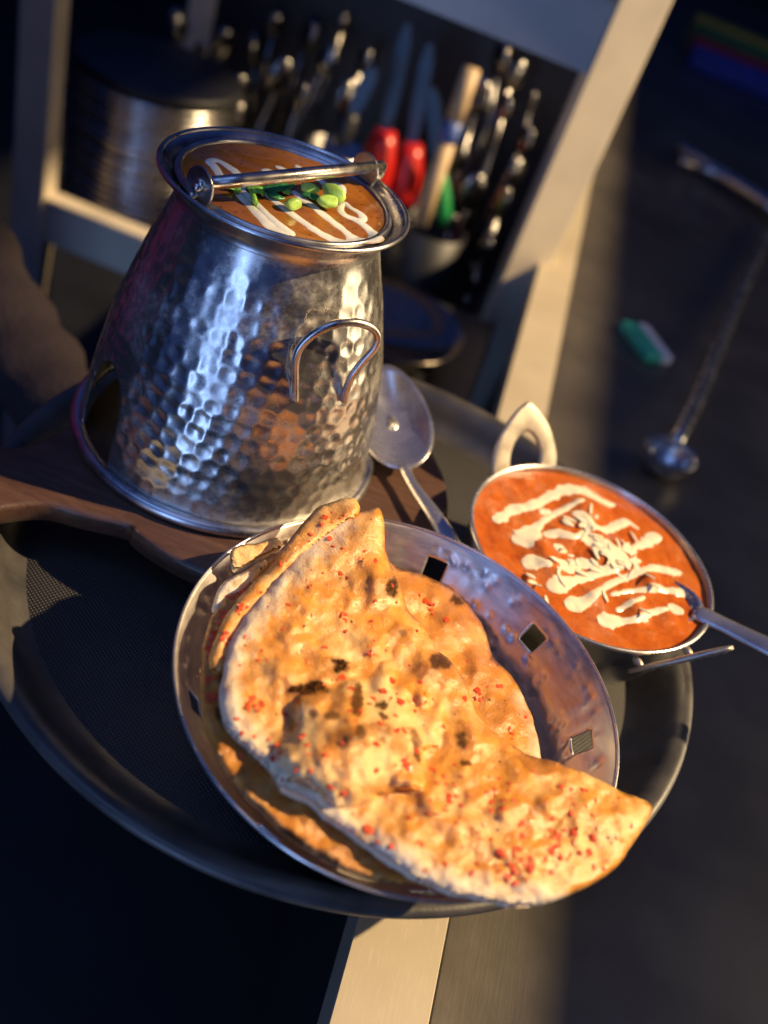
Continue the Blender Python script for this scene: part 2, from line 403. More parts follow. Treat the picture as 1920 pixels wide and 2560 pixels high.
while z < .168:
    r_ = psm(z); cnt = int(2*math.pi*r_/.0092)
    for k in range(cnt):
        if random.random() < .04: continue
        a = 2*math.pi*(k+.5*(row % 2)+random.uniform(-.13, .13))/cnt; zc = z+random.uniform(-.0009, .0009)
        sz = random.uniform(.0027, .0036); dp = random.uniform(.00026, .00052)*(1.0 if z > .06 else .6)
        if z > .158: dp *= .6
        da = (TH-a+np.pi) % (2*np.pi)-np.pi
        i0 = np.searchsorted(zs, zc-.009); i1 = np.searchsorted(zs, zc+.009)
        d2 = ((da[i0:i1]*r_)**2+(ZZ[i0:i1]-zc)**2)/sz**2
        DIS[i0:i1] += -dp*np.exp(-d2)+dp*.30*np.exp(-(np.sqrt(d2)-1.55)**2*4)
    z += .0080; row += 1
wob = np.array([[fbm(math.cos(a)*2.2, math.sin(a)*2.2, zc*30, 1, 2) for a in th] for zc in zs[::6]])
wob = np.repeat(wob, 6, 0)[:NZ]
for _ in range(3): wob = (wob+np.roll(wob, 1, 0)+np.roll(wob, -1, 0))/3
RR = RR+DIS+wob*.00014
V = [(PC[0]+RR[i, k]*math.cos(th[k]), PC[1]+RR[i, k]*math.sin(th[k]), zs[i]) for i in range(NZ) for k in range(NT_)]
def in_arch(a, z):
    for c0 in (-133, 47):
        da = abs((math.degrees(a)-c0+180) % 360-180)
        if z < .044: continue
        hw = 13.0
        if z < .072 and da < hw: return True
        if z >= .072 and (da/hw)**2+((z-.072)/.022)**2 < 1: return True
    return False
Fc = []
for i in range(NZ-1):
    for k in range(NT_):
        if zs[i] < .10 and in_arch(th[k]+math.pi/NT_, .5*(zs[i]+zs[i+1])): continue
        l = (k+1) % NT_; Fc.append((i*NT_+k, i*NT_+l, (i+1)*NT_+l, (i+1)*NT_+k))
# even out the stair-stepped edge of the arched openings
Va = np.array(V); from collections import defaultdict
ed = defaultdict(int)
for f in Fc:
    for a_, b_ in zip(f, f[1:]+f[:1]): ed[(min(a_, b_), max(a_, b_))] += 1
nb = defaultdict(list)
for (a_, b_), c_ in ed.items():
    if c_ == 1 and NT_ <= a_ < (NZ-1)*NT_: nb[a_].append(b_); nb[b_].append(a_)
for _ in range(8):
    new = {v: (Va[v]*.4+.6*np.mean(Va[n], axis=0)) for v, n in nb.items() if len(n) == 2}
    for v, p in new.items(): Va[v] = p
used = sorted({i for f in Fc for i in f}); mp_ = {v: i for i, v in enumerate(used)}
mk('body', Va[used], [tuple(mp_[i] for i in f) for f in Fc], MT['hammered'], pot, mods=[SOL(.0010, -1)])
# flared neck and rolled lip
neck = smooth_path([(.0502, .176, 0), (.0502, .1785, 0), (.0510, .1815, 0), (.0535, .1850, 0), (.0570, .1880, 0), (.0592, .1892, 0)], 5)[:, :2].tolist()
mk('neck', *lathe(neck, 160, (PC[0], PC[1], 0)), MT['rim'], pot, mods=[SOL(.0009, 0)])
lip = [(.0594+.0013*math.cos(a), .1893+.0013*math.sin(a)) for a in np.linspace(0, 2*np.pi, 12, endpoint=False)]
mk('lip', *lathe(lip, 160, (PC[0], PC[1], 0), True), MT['rim'], pot)
rg = [(.0828+.0036*math.cos(a), PZ+.0037+.0034*math.sin(a)) for a in np.linspace(0, 2*np.pi, 16, endpoint=False)]
mk('base_ring', *lathe(rg, 200, (PC[0], PC[1], 0), True), MT['rim'], pot)
# inner bowl
inn = smooth_path([(.0515, .1862, 0), (.0508, .1878, 0), (.0497, .1872, 0), (.0490, .1845, 0), (.0480, .176, 0), (.043, .155, 0), (.03, .142, 0), (.0005, .139, 0)], 5)[:, :2].tolist()
mk('inner_bowl', *lathe(inn, 140, (PC[0], PC[1], 0)), MT['inner'], pot, mods=[SOL(.0008, 1)])
# wire side handle
pxs = [((737, 1003), .001), ((737, 960), .002), ((738, 905), .0045), ((752, 866), .007), ((790, 832), .010), ((840, 810), .013), ((890, 806), .015), ((930, 820), .0165), ((944, 842), .0165), ((936, 870), .0145), ((908, 903), .010), ((880, 940), .0055), ((866, 975), .0025), ((860, 1003), .001)]
hp3 = smooth_path([onbody(p, o) for p, o in pxs], 6)
mk('wire_handle', *tube(hp3, .0020, 12), MT['wire'], pot)
# lugs, pins and swing handle
for azd in (-119, 61):
    a = R(azd); d = np.array([math.cos(a), math.sin(a), 0]); tg = np.array([-d[1], d[0], 0])
    c = np.array([PC[0], PC[1], .1935])+d*.0530
    V = []; Fc = []; n = 32
    for s in (-.0006, .0006):
        for k in range(n):
            q = 2*math.pi*k/n; V.append(c+d*s+tg*.0088*math.cos(q)+np.array([0, 0, 1])*.0088*math.sin(q))
    for k in range(n): Fc.append((k, (k+1) % n, n+(k+1) % n, n+k))
    Fc += [tuple(range(n))[::-1], tuple(range(n, 2*n))]
    lug = mk('lug', V, Fc, MT['wire'], pot, False, mods=[BEV(.0004)])
    for off, hz in ((.0034, .0005), (.0012, -.0045)):
        mk('pin', *tube([c+d*.0002+tg*(off-.002)+np.array([0, 0, hz]), c+d*.0042+tg*(off-.002)+np.array([0, 0, hz])], .0019, 12), MT['wire'], lug)
lugL = np.array([PC[0], PC[1], .1945])+.051*np.array([math.cos(R(-119)), math.sin(R(-119)), 0])
lugR = np.array([PC[0], PC[1], .1945])+.0545*np.array([math.cos(R(61)), math.sin(R(61)), 0])
u = (lugR-lugL); Lb = np.linalg.norm(u); u /= Lb
mid = (lugL+lugR)/2; tc_ = CAM-mid; tc_ -= u*(tc_@u); tc_ /= np.linalg.norm(tc_)
bail = [lugL-u*.0035, lugL+u*.004+tc_*.002]
for s in np.linspace(.10, .92, 12): bail.append(lugL+u*Lb*s+tc_*(.004+.013*math.sin(math.pi*s)))
ez = np.array([0, 0, 1.])
bail += [lugR+u*.004+tc_*.004, lugR+u*.0085+tc_*.002, lugR+u*.0105-ez*.001, lugR+u*.0098-ez*.0045, lugR+u*.006-ez*.0065, lugR+u*.001-ez*.0068]
mk('swing_handle', *tube(smooth_path(bail, 5), .0029, 14), MT['wire'], pot)

# ------------------------------------------------------------------ soup and garnish
SZ = .1862
def pool(name, c, rad, z, mat, label, cat, hfun, n=120, m=60, depth=.02):
    V = []; Fc = []
    for j in range(1, m+1):
        for k in range(n):
            a = 2*math.pi*k/n; x = c[0]+rad*j/m*math.cos(a); y = c[1]+rad*j/m*math.sin(a)
            V.append((x, y, z+hfun(x, y, j/m)))
    for j in range(m-1):
        for k in range(n): Fc.append((j*n+k, j*n+(k+1) % n, (j+1)*n+(k+1) % n, (j+1)*n+k)[::-1])
    V.append((c[0], c[1], z+hfun(c[0], c[1], 0))); ci = len(V)-1
    for k in range(n): Fc.append((k, (k+1) % n, ci))
    b0 = len(V)
    for k in range(n):
        a = 2*math.pi*k/n; V.append((c[0]+rad*.9*math.cos(a), c[1]+rad*.9*math.sin(a), z-depth))
    for k in range(n): Fc.append(((m-1)*n+k, b0+k, b0+(k+1) % n, (m-1)*n+(k+1) % n))
    Fc.append(tuple(range(b0, b0+n))[::-1])
    Fc = [f[::-1] for f in Fc[:-n-1]]+Fc[-n-1:]
    o = mk(name, V, Fc, mat, loc=(c[0], c[1], z-depth)); tag(o, label, cat); return o
def soup_h(x, y, s): return .0006*fbm(x, y, 0, 60, 3)+(.0010*max(0, s-.93)/.07)
soup = pool('lentil_soup', PC, .0487, SZ, MT['soup'], 'brown creamy soup with white cream swirls filling the hammered pot', 'soup', soup_h)
def ribbon(path, wid, hgt, zf, n=9):
    """path: world xy; raised strip with a rounded section"""
    P = np.array(path); T = np.gradient(P, axis=0); T /= np.linalg.norm(T, axis=1)[:, None]+1e-12
    N = np.stack([-T[:, 1], T[:, 0]], 1); V = []; Fc = []; m = len(P)
    for i in range(m):
        for k in range(n):
            s = -1+2*k/(n-1); q = P[i]+N[i]*wid[i]*s
            V.append((q[0], q[1], zf(q[0], q[1])-.0004+hgt*(max(0, 1-s*s)**.9)*min(1, wid[i]/.0012)))
    for i in range(m-1):
        for k in range(n-1): Fc.append((i*n+k, (i+1)*n+k, (i+1)*n+k+1, i*n+k+1))
    return V, Fc
def drizzle(name, pts, parent, mat, z, zf, conv, scale, hgt, wv=.12):
    """pts: (x, y, halfwidth) in zoom pixels; conv maps to photo pixels; scale: metres per zoom pixel"""
    q = smooth_path(pts, 9); px = np.stack(conv(q[:, 0], q[:, 1]), 1); W = at(px, z)[:, :2]
    n = len(q); L = np.r_[0, np.cumsum(np.linalg.norm(np.diff(W, axis=0), axis=1))]
    wid = q[:, 2]*scale*(1+wv*np.array([fbm(a[0], a[1], 3., 220, 2) for a in W]))
    e = np.minimum(L, L[-1]-L); we = np.maximum(q[:, 2].mean()*scale, 5e-4)
    wid = wid*np.sqrt(np.clip(1-(1-np.clip(e/np.maximum(wid, 5e-4), 0, 1))**2, .02, 1))
    # rounded ends
    o = mk(name, *ribbon(W, wid, hgt, zf), mat, parent); ea = o.data.attributes.new('edge', 'FLOAT', 'POINT')
    ee = np.abs(np.tile(np.linspace(-1, 1, 9), n)); ee = np.maximum(ee, np.repeat(np.clip(1-e/.0012, 0, 1), 9)); ea.data.foreach_set('value', ee.astype(np.float32)); return o
cv1 = lambda x, y: (350+.434*x, 280+.434*y)
sz_ = lambda x, y: SZ+soup_h(x, y, math.hypot(x-PC[0], y-PC[1])/.0487)
SW = [
 [(470, 378, 12), (430, 318, 15), (405, 288, 15), (440, 278, 15), (500, 308, 15), (560, 355, 16), (590, 400, 14), (590, 440, 10), (640, 500, 11), (720, 580, 12), (800, 650, 16), (855, 695, 24), (872, 715, 22)],
 [(555, 455, 14), (610, 520, 14), (690, 600, 16), (760, 665, 20), (820, 700, 26), (860, 714, 22)],
 [(700, 345, 14), (745, 342, 14), (790, 362, 12), (830, 385, 10)],
 [(775, 315, 13), (820, 330, 14), (870, 358, 13), (930, 395, 11)],
 [(895, 305, 13), (935, 332, 14), (990, 365, 13), (1050, 400, 12), (1090, 436, 15), (1135, 422, 15), (1165, 438, 12), (1172, 470, 9)],
 [(690, 445, 9), (760, 495, 13), (840, 560, 15), (930, 625, 15), (1030, 690, 17), (1120, 735, 20), (1190, 755, 22), (1222, 745, 18), (1205, 708, 16), (1120, 640, 17), (1020, 565, 17), (930, 490, 16), (870, 450, 14)],
 [(1180, 690, 12), (1240, 725, 17), (1300, 755, 20), (1345, 750, 20), (1345, 710, 17), (1300, 660, 16), (1240, 622, 14), (1180, 595, 13), (1155, 560, 11), (1175, 520, 10), (1215, 555, 10), (1270, 592, 13), (1282, 622, 14), (1245, 634, 12)],
]
for s in SW: drizzle('cream_swirl', s, soup, MT['white_cream'], SZ, sz_, cv1, 2.15e-4, .0009)
def onion_ring(px, z, rad, h, tilt, az, mat, label, thick=.0011):
    p = at([px], z)[0]; rad *= .8; h *= .42; V, Fc = lathe([(.00002, 0), (rad*.9, 0), (rad, h*.15), (rad*1.04, h*.5), (rad*.98, h*.88), (rad*.80, h), (rad*.45, h*1.03), (.00002, h*1.05)], 24, (0, 0, 0))
    V = [(x*(1+.10*math.sin(3*math.atan2(y, x)+az))*1.3, y*(1+.08*math.cos(2*math.atan2(y, x)+tilt))*.78, zz_) for x, y, zz_ in V]
    Rm = Matrix.Rotation(R(az), 3, 'Z') @ Matrix.Rotation(R(tilt), 3, 'X')
    o = mk('spring_onion_slice', [Vector(p)+Rm @ (Vector(v)-Vector((0, 0, h*.5))) for v in V], Fc, mat, loc=tuple(p))
    tag(o, label, 'spring onion', 'spring onion garnish on the soup'); return o
onion_ring(cv1(885, 530), SZ+.0036, .0040, .0085, 80, 55, MT['onion_pale'], 'short pale green spring onion tube lowest under the swing handle on the soup')
onion_ring(cv1(975, 440), SZ+.0038, .0042, .0075, 62, 20, MT['onion_pale'], 'pale green spring onion slice touching the middle of the swing handle')
onion_ring(cv1(1118, 470), SZ+.0062, .0060, .0105, 40, -20, MT['onion_pale'], 'large pale green spring onion slice at the right end of the garnish')
onion_ring(cv1(1085, 515), SZ+.0046, .0048, .008, 30, 30, MT['onion_pale'], 'round spring onion slice in front of the large pale slice on the right')
onion_ring(cv1(655, 490), SZ+.0030, .0050, .0055, 60, 120, MT['onion_green'], 'dark green curled spring onion ring at the left of the garnish')
def leaf(pts, mat, label, lift=.0016, name='herb_leaf'):
    q = smooth_path([(*at([cv1(a, b)], SZ)[0][:2], 0) for a, b in pts], 5, True)[:, :2]; c = q.mean(0)
    V = []; Fc = []; n = len(q)
    for j, f in enumerate((1., .66, .33)):
        for x, y in c+(q-c)*f: V.append((x, y, SZ+lift+.0012*fbm(x, y, j*.3, 300, 2)+.0012*(1-f)))
    V.append((c[0], c[1], SZ+lift+.0012))
    for j in range(2):
        for k in range(n): Fc.append((j*n+k, j*n+(k+1) % n, (j+1)*n+(k+1) % n, (j+1)*n+k))
    for k in range(n): Fc.append((2*n+k, 2*n+(k+1) % n, 3*n))
    return tag(mk(name, V, Fc, mat, loc=(c[0], c[1], SZ), mods=[SOL(.0004, 1)]), label, 'herb', 'green leaves on the soup')
leaf([(690, 455), (760, 430), (840, 425), (890, 430), (860, 465), (790, 478), (720, 470)], MT['herb'], 'long dark green leaf lying along the swing handle')
leaf([(480, 450), (530, 440), (580, 450), (550, 465), (500, 462)], MT['onion_green'], 'small green leaf farthest left of the garnish')
leaf([(600, 450), (660, 440), (715, 470), (705, 500), (660, 480)], MT['onion_green'], 'green leaf over the dark curled onion ring')
leaf([(725, 480), (760, 475), (800, 500), (835, 515), (800, 520), (745, 505)], MT['herb'], 'narrow dark green leaf between two cream swirls')
leaf([(920, 485), (970, 470), (1020, 490), (1030, 520), (975, 515)], MT['herb'], 'dark green leaf between the short onion tube and the round slice')

for k, (x_, y_, r_, lb_) in enumerate(((1010, 455, 22, 'tiny green chip just right of the pale slice under the handle'), (845, 480, 20, 'tiny green chip above the short onion tube'), (1150, 530, 20, 'tiny green chip below the large pale slice'), (560, 470, 18, 'tiny green chip near the left leaf on the soup'), (1050, 545, 18, 'tiny green chip below the round onion slice'))):
    leaf([(x_+r_*math.cos(q)*(1.5 if j % 2 else .8), y_+r_*math.sin(q)*.6) for j, q in enumerate(np.linspace(0, 5.2, 6))], MT['onion_green'] if k % 2 else MT['herb'], lb_)
# ------------------------------------------------------------------ bread basket
BC = np.array([.0386, -.1145]); BRZ = .072
bk = thing('bread_basket', (BC[0], BC[1], .002), 'round hammered steel bread basket with square cut-outs, holding the naan', 'basket')
NH = 9; NC = NH*48; hs = [(.0005, .0020), (.035, .0020), (.050, .0030), (.0585, .0075), (.0655, .018), (.0705, .028), (.0755, .038), (.0818, .050), (.0882, .060), (.0935, .068), (.0965, BRZ)]
pf = smooth_path([(a, b, 0) for a, b in hs], 24)[:, :2]
sl = np.r_[0, np.cumsum(np.linalg.norm(np.diff(pf, axis=0), axis=1))]
ns = 92; sg = np.linspace(0, sl[-1], ns); pr = np.stack([np.interp(sg, sl, pf[:, 0]), np.interp(sg, sl, pf[:, 1])], 1)
tg = np.gradient(pr, axis=0); tg /= np.linalg.norm(tg, axis=1)[:, None]; nm_ = np.stack([-tg[:, 1], tg[:, 0]], 1)
th = np.linspace(0, 2*np.pi, NC, endpoint=False)
D = np.zeros((ns, NC))
st = sl[-1]
for rowoff, cnt_, dpt in ((.0080, 66, .0008), (.0115, 64, .0006), (.0245, 60, .0010), (.0285, 58, .0009), (.0325, 54, .0008), (.037, 50, .0008)):
    s0 = st-rowoff; r0 = np.interp(s0, sg, pr[:, 0])
    for k in range(cnt_):
        if random.random() < .28: continue
        a = 2*math.pi*(k+random.uniform(-.3, .3))/cnt_; sc_ = s0+random.uniform(-.0012, .0012); z_ = random.uniform(.0011, .0019)
        da = (th-a+np.pi) % (2*np.pi)-np.pi
        d2 = ((da[None]*r0)**2+(sg[:, None]-sc_)**2)/z_**2
        D += dpt*random.uniform(.5, 1.3)*np.exp(-d2)
wobb = np.array([fbm(math.cos(a)*3, math.sin(a)*3, 5, 1, 3) for a in th])
V = []
for i in range(ns):
    amp = .0012*min(1, max(0, (sg[i]-.05)/.05))*min(1, (sg[-1]-sg[i])/.01+.25)
    for k in range(NC):
        d = D[i, k]-wobb[k]*amp*math.sin(sg[i]*120)
        r_ = pr[i, 0]-nm_[i, 0]*-d if i else pr[i, 0]
        V.append((BC[0]+(pr[i, 0]+d*tg[i, 1])*math.cos(th[k]), BC[1]+(pr[i, 0]+d*tg[i, 1])*math.sin(th[k]), pr[i, 1]-d*tg[i, 0]))
Fc = []
hole0 = st-.0215; hole1 = st-.0125
for i in range(ns-1):
    sm = .5*(sg[i]+sg[i+1])
    for k in range(NC):
        am = math.degrees(th[k]+math.pi/NC); da = (am-10+20) % 40-20
        if hole0 < sm < hole1 and abs(da)*math.pi/180*.086 < .0049: continue
        l = (k+1) % NC; Fc.append((i*NC+k, i*NC+l, (i+1)*NC+l, (i+1)*NC+k))
mk('bowl', V, Fc, MT['basket'], bk, mods=[SOL(.0009, 1)])
el = [(.0967+.0006*math.cos(a), BRZ+.0006*math.sin(a)) for a in np.linspace(0, 2*np.pi, 8, endpoint=False)]
mk('rim_edge', *lathe(el, 220, (BC[0], BC[1], 0), True), MT['spoon'], bk)

# ------------------------------------------------------------------ naan
def tps(ctrl):
    """thin-plate height field over photo pixels"""
    P = np.array([c[:2] for c in ctrl])/1000; z = np.array([c[2] for c in ctrl])
    def U(d2): return np.where(d2 > 0, d2*np.log(d2+1e-12), 0)
    n = len(P); K = U(((P[:, None]-P[None])**2).sum(-1)); Q = np.c_[np.ones(n), P]
    A = np.block([[K+np.eye(n)*1e-4, Q], [Q.T, np.zeros((3, 3))]]); s = np.linalg.solve(A, np.r_[z, 0, 0, 0])
    def f(p):
        p = np.atleast_2d(p)/1000; return U(((p[:, None]-P[None])**2).sum(-1))@s[:n]+np.c_[np.ones(len(p)), p]@s[n:]
    return f
def seg_dist(p, poly, closed=True):
    A = np.array(poly); B = np.roll(A, -1, 0) if closed else A[1:]
    if not closed: A = A[:-1]
    d = np.full(len(p), 1e9)
    for a, b in zip(A, B):
        ab = b-a; t_ = np.clip(((p-a)@ab)/(ab@ab+1e-9), 0, 1); d = np.minimum(d, np.linalg.norm(p-(a+t_[:, None]*ab), axis=1))
    return d
def in_poly(p, poly):
    A = np.array(poly); B = np.roll(A, -1, 0); ins = np.zeros(len(p), bool)
    for (x0, y0), (x1, y1) in zip(A, B):
        c = ((y0 > p[:, 1]) != (y1 > p[:, 1])); ins ^= c & (p[:, 0] < (x1-x0)*(p[:, 1]-y0)/(y1-y0+1e-12)+x0)
    return ins
def bread(name, outline, ctrl, parent=None, label=None, thick=.004, edge=16, bumps=(), chars=(), browns=(), pale_line=None, pale_w=26, oil=.55, step=8, seed=0, base_brown=0., lump=.0022, group=None, zmin=None):
    ol = smooth_path([(*p, 0) for p in outline], 6, True)[:, :2]
    ol = ol+np.array([[5*fbm(x*.02, y*.02, seed, 1, 3), 5*fbm(x*.02, y*.02, seed+9, 1, 3)] for x, y in ol])
    # resample the outline evenly
    L = np.r_[0, np.cumsum(np.linalg.norm(np.diff(np.r_[ol, ol[:1]], axis=0), axis=1))]; nn = int(L[-1]/step)
    oc = np.r_[ol, ol[:1]]; s = np.linspace(0, L[-1], nn, endpoint=False); ol = np.stack([np.interp(s, L, oc[:, 0]), np.interp(s, L, oc[:, 1])], 1)
    x0, y0 = ol.min(0); x1, y1 = ol.max(0); g = []
    j = 0; y = y0
    while y < y1:
        for x in np.arange(x0+(j % 2)*step*.5, x1, step): g.append((x+random.uniform(-1, 1), y+random.uniform(-1, 1)))
        y += step*.866; j += 1
    g = np.array(g); g = g[in_poly(g, ol)]; dd = seg_dist(g, ol); g = g[dd > step*.55]
    P = np.r_[ol, g]; nb_ = len(ol)
    vs, _, fs, _, _, _ = geometry.delaunay_2d_cdt([Vector(p) for p in P], [(i, (i+1) % nb_) for i in range(nb_)], [], 1, 1e-4)
    P = np.array([(v.x, v.y) for v in vs]); n = len(P); d = seg_dist(P, ol)
    zb = tps(ctrl)(P)
    rim = np.sqrt(np.clip(1-(1-np.clip(d/edge, 0, 1))**2, 0, 1))
    fade = np.clip(d/40, 0, 1)
    h = np.zeros(n); taut = np.zeros(n); nzw = np.array([fbm(x*.014, y*.014, seed+50, 1, 2) for x, y in P])
    for bx, by, br, bh in bumps:
        if br > 120:
            q = (((P[:, 0]-bx)*.93-(P[:, 1]-by)*.36)/(br*1.12))**2+(((P[:, 0]-bx)*.36+(P[:, 1]-by)*.93)/(br*.84))**2; q = q*(1+.55*nzw)
            taut = np.maximum(taut, np.clip((1-q)*4, 0, 1)); h = h+bh*.001*np.clip(1-q, 0, 1)**.78*(1+.18*nzw); continue
        q = ((P[:, 0]-bx)**2+(P[:, 1]-by)**2)/br**2*(1+.5*nzw); h = h+bh*(.00072 if br > 120 else .00036)*np.exp(-np.clip(q, 0, 20)**(2 if br > 120 else 1.5)*1.1)
    rb = random.Random(seed+77); area = (x1-x0)*(y1-y0); blis = []
    for _ in range(int(area/5200)):
        q = np.array([[rb.uniform(x0, x1), rb.uniform(y0, y1)]])
        if in_poly(q, ol)[0] and seg_dist(q, ol)[0] > 28: blis.append((*q[0], rb.uniform(14, 38), rb.uniform(.3, 1.0)))
    toast = np.zeros(n)
    for bx, by, br, bh in blis:
        q = ((P[:, 0]-bx)**2+(P[:, 1]-by)**2)/br**2; toast = np.maximum(toast, .75*bh*np.exp(-q*1.3)); h = h+bh*.001*(1-.85*taut)*np.exp(-np.clip(q*(1+.5*nzw), 0, 20)**1.5)
    nz = np.array([fbm(x*.011, y*.011, seed, 1, 3) for x, y in P]); nz2 = np.array([fbm(x*.035, y*.035, seed+4, 1, 3) for x, y in P])
    rid = np.array([1-abs(noise.noise(Vector((x*.016, y*.016, seed+20)))) for x, y in P])
    top = zb+thick*.5*rim+h*fade+fade*(lump*nz+.0005*nz2+.0008*(rid-.75))+(1-fade)*.0006*nz2
    bot = zb-thick*.5*rim+.4*h*fade+.3*fade*lump*nz
    if zmin is not None:
        lift = np.maximum(0, zmin-bot); bot += lift; top += lift
    # keep each point on its sight line so the outline keeps its true plan shape
    T = at(P, top); B = at(P, top)*1.; B[:, 2] = bot
    tri = [list(f) for f in fs]; V = list(map(tuple, T)); bi = {}
    onb = d < 1e-3
    for i in range(n):
        if onb[i]: bi[i] = i
        else: bi[i] = len(V); V.append(tuple(B[i]))
    Fc = []
    for f in tri:
        a, b, c = (T[k] for k in f[:3]); up_ = np.cross(b-a, c-a)[2] > 0
        f = tuple(f) if up_ else tuple(f[::-1]); Fc.append(f); Fc.append(tuple(bi[k] for k in f)[::-1])
    ctr = T.mean(0); ctr[2] = bot.min()
    o = mk(name, V, Fc, MT['bread'], parent, loc=tuple(ctr))
    # colour of the crust: scorch marks, butter, floury edge
    def spots(lst):
        m = np.zeros(n)
        for sx, sy, ax, ay, rot, st_ in lst:
            c, s_ = math.cos(R(rot)), math.sin(R(rot)); dx, dy = P[:, 0]-sx, P[:, 1]-sy
            q = ((c*dx+s_*dy)/ax)**2+((-s_*dx+c*dy)/ay)**2
            m = np.maximum(m, st_*np.clip((1.0-q)*3.2+3.2*nz2+.8*nz, 0, 1))
        return m
    browns = list(browns)+[(bx, by, b_*.62, b_*.5, rb.uniform(0, 180), rb.uniform(.25, .75)) for bx, by, b_, bh in blis if rb.random() < .10]
    ch = spots(chars); br = np.maximum(spots(browns), np.clip(ch*1.5, 0, 1)*.9)
    br = np.clip(np.maximum(br, np.maximum(base_brown*(.7+.9*nz+.6*nz2), .42*toast*(1-taut)*(.6+1.6*nz2))), 0, 1)
    pl = np.zeros(n)
    if pale_line is not None:
        dp_ = seg_dist(P, pale_line, False); pl = np.clip(1.25-dp_/pale_w+.5*nz2+.35*nz, 0, 1)
    oi = np.clip(oil+.9*nz-.55*taut, 0, 1)*(1-.8*pl)
    tone = np.zeros((len(V), 4), np.float32)
    for i in range(n):
        tone[i] = (ch[i], oi[i], pl[i], br[i])
        if bi[i] != i: tone[bi[i]] = (ch[i]*.4, .2, .5, .5*br[i]+.15)
    ca = o.data.color_attributes.new('tone', 'FLOAT_COLOR', 'POINT'); ca.data.foreach_set('color', tone.ravel())
    if label: tag(o, label, 'flatbread', group)
    o_top = dict(P=P, T=T, tri=tri, d=d)
    return o, o_top
def flakes(name, o, info, count, mat, clusters=(), smin=.0006, smax=.0017, poly=None, seed=1):
    rnd = random.Random(seed); P, T = info['P'], info['T']; V = []; Fc = []
    ok = info['d'] > 16
    idx = np.nonzero(ok)[0]; picks = [rnd.choice(idx) for _ in range(count)]
    for cx, cy, r_, k in clusters:
        for _ in range(k):
            q = np.array([rnd.gauss(cx, r_), rnd.gauss(cy, r_)]); picks.append(int(idx[np.argmin(((P[idx]-q)**2).sum(1))]))
    for i in picks:
        c = T[i]; s = rnd.uniform(smin, smax)*(1 if rnd.random() < .8 else 1.4); f = rnd.uniform(.5, 1.3)
        b = len(V); m = rnd.randint(5, 7); a0 = rnd.random()*6
        for zz_, k_ in ((-.0004, 1.), (s*.10, .8)):
            for k in range(m):
                a = a0+2*math.pi*k/m; rr_ = s*k_*rnd.uniform(.45, 1.3)
                V.append((c[0]+rr_*math.cos(a)*f, c[1]+rr_*math.sin(a), c[2]+zz_+rnd.uniform(-.0002, .0002)))
        V.append((c[0], c[1], c[2]+s*.16))
        for k in range(m):
            l = (k+1) % m; Fc.append((b+k, b+l, b+m+l, b+m+k)); Fc.append((b+m+k, b+m+l, b+2*m))
    q = mk(name, V, Fc, mat, o, False); q['kind'] = 'stuff'; return q

# lower bread: fills the basket under the folded one
lo_out = [(505, 1650), (515, 1580), (555, 1500), (620, 1430), (700, 1370), (800, 1330), (900, 1350), (985, 1412), (1070, 1440), (1150, 1490), (1205, 1560), (1232, 1640), (1290, 1705), (1330, 1780), (1352, 1860), (1350, 1930), (1300, 2040), (1180, 2140), (1040, 2205), (930, 2195), (830, 2155), (720, 2085), (620, 1990), (550, 1900), (512, 1800), (500, 1720)]
lo_ctrl = [(505, 1650, .0735), (620, 1430, .072), (800, 1330, .068), (1070, 1440, .056), (1205, 1560, .052), (1350, 1900, .050), (1300, 2040, .058), (930, 2195, .0745), (620, 1990, .0755), (512, 1800, .075), (900, 1700, .064), (1150, 1700, .054)]
lo, li = bread('naan', lo_out, lo_ctrl, None, 'lower naan lying in the basket, its charred and chili-red edges showing under the folded one', .0045, 18,
    bumps=[(1030, 1490, 45, 4), (1095, 1480, 30, 4), (1130, 1560, 55, 5), (1250, 1800, 50, 4), (1200, 1650, 40, 4), (1180, 1600, 26, 3), (1240, 1720, 30, 3), (1300, 1860, 34, 3), (560, 1640, 40, 3), (560, 1880, 40, 4)],
    chars=[(650, 2030, 40, 14, 42, .9), (730, 2090, 55, 16, 35, .95), (820, 2145, 45, 14, 28, .8), (1140, 1500, 22, 12, 40, .9), (1002, 1420, 20, 8, 20, .8), (560, 1700, 12, 26, 5, .6), (550, 1790, 14, 26, -10, .7), (1240, 1650, 18, 10, 50, .7)],
    browns=[(1060, 1455, 60, 20, 25, .7), (1180, 1530, 60, 22, 45, .8), (545, 1740, 40, 80, 0, .5), (1215, 1730, 40, 40, 0, .5), (1260, 1820, 30, 30, 0, .5), (760, 2110, 150, 40, 35, .8)],
    pale_line=[(1300, 1740), (1335, 1800), (1350, 1920)], pale_w=20, oil=1.35, base_brown=.70, seed=3, lump=.0020, zmin=.006)
flakes('chili_flakes', lo, li, 36, MT['chili'], [(530, 1610, 14, 26), (560, 1540, 16, 30), (600, 1480, 14, 22), (530, 1740, 12, 10), (520, 1690, 10, 8), (1080, 1530, 20, 8), (1215, 1730, 22, 9), (1270, 1830, 20, 5)], .0007, .0018, seed=2)
flakes('herb_specks', lo, li, 20, MT['speck'], (), .0004, .0008, seed=5)
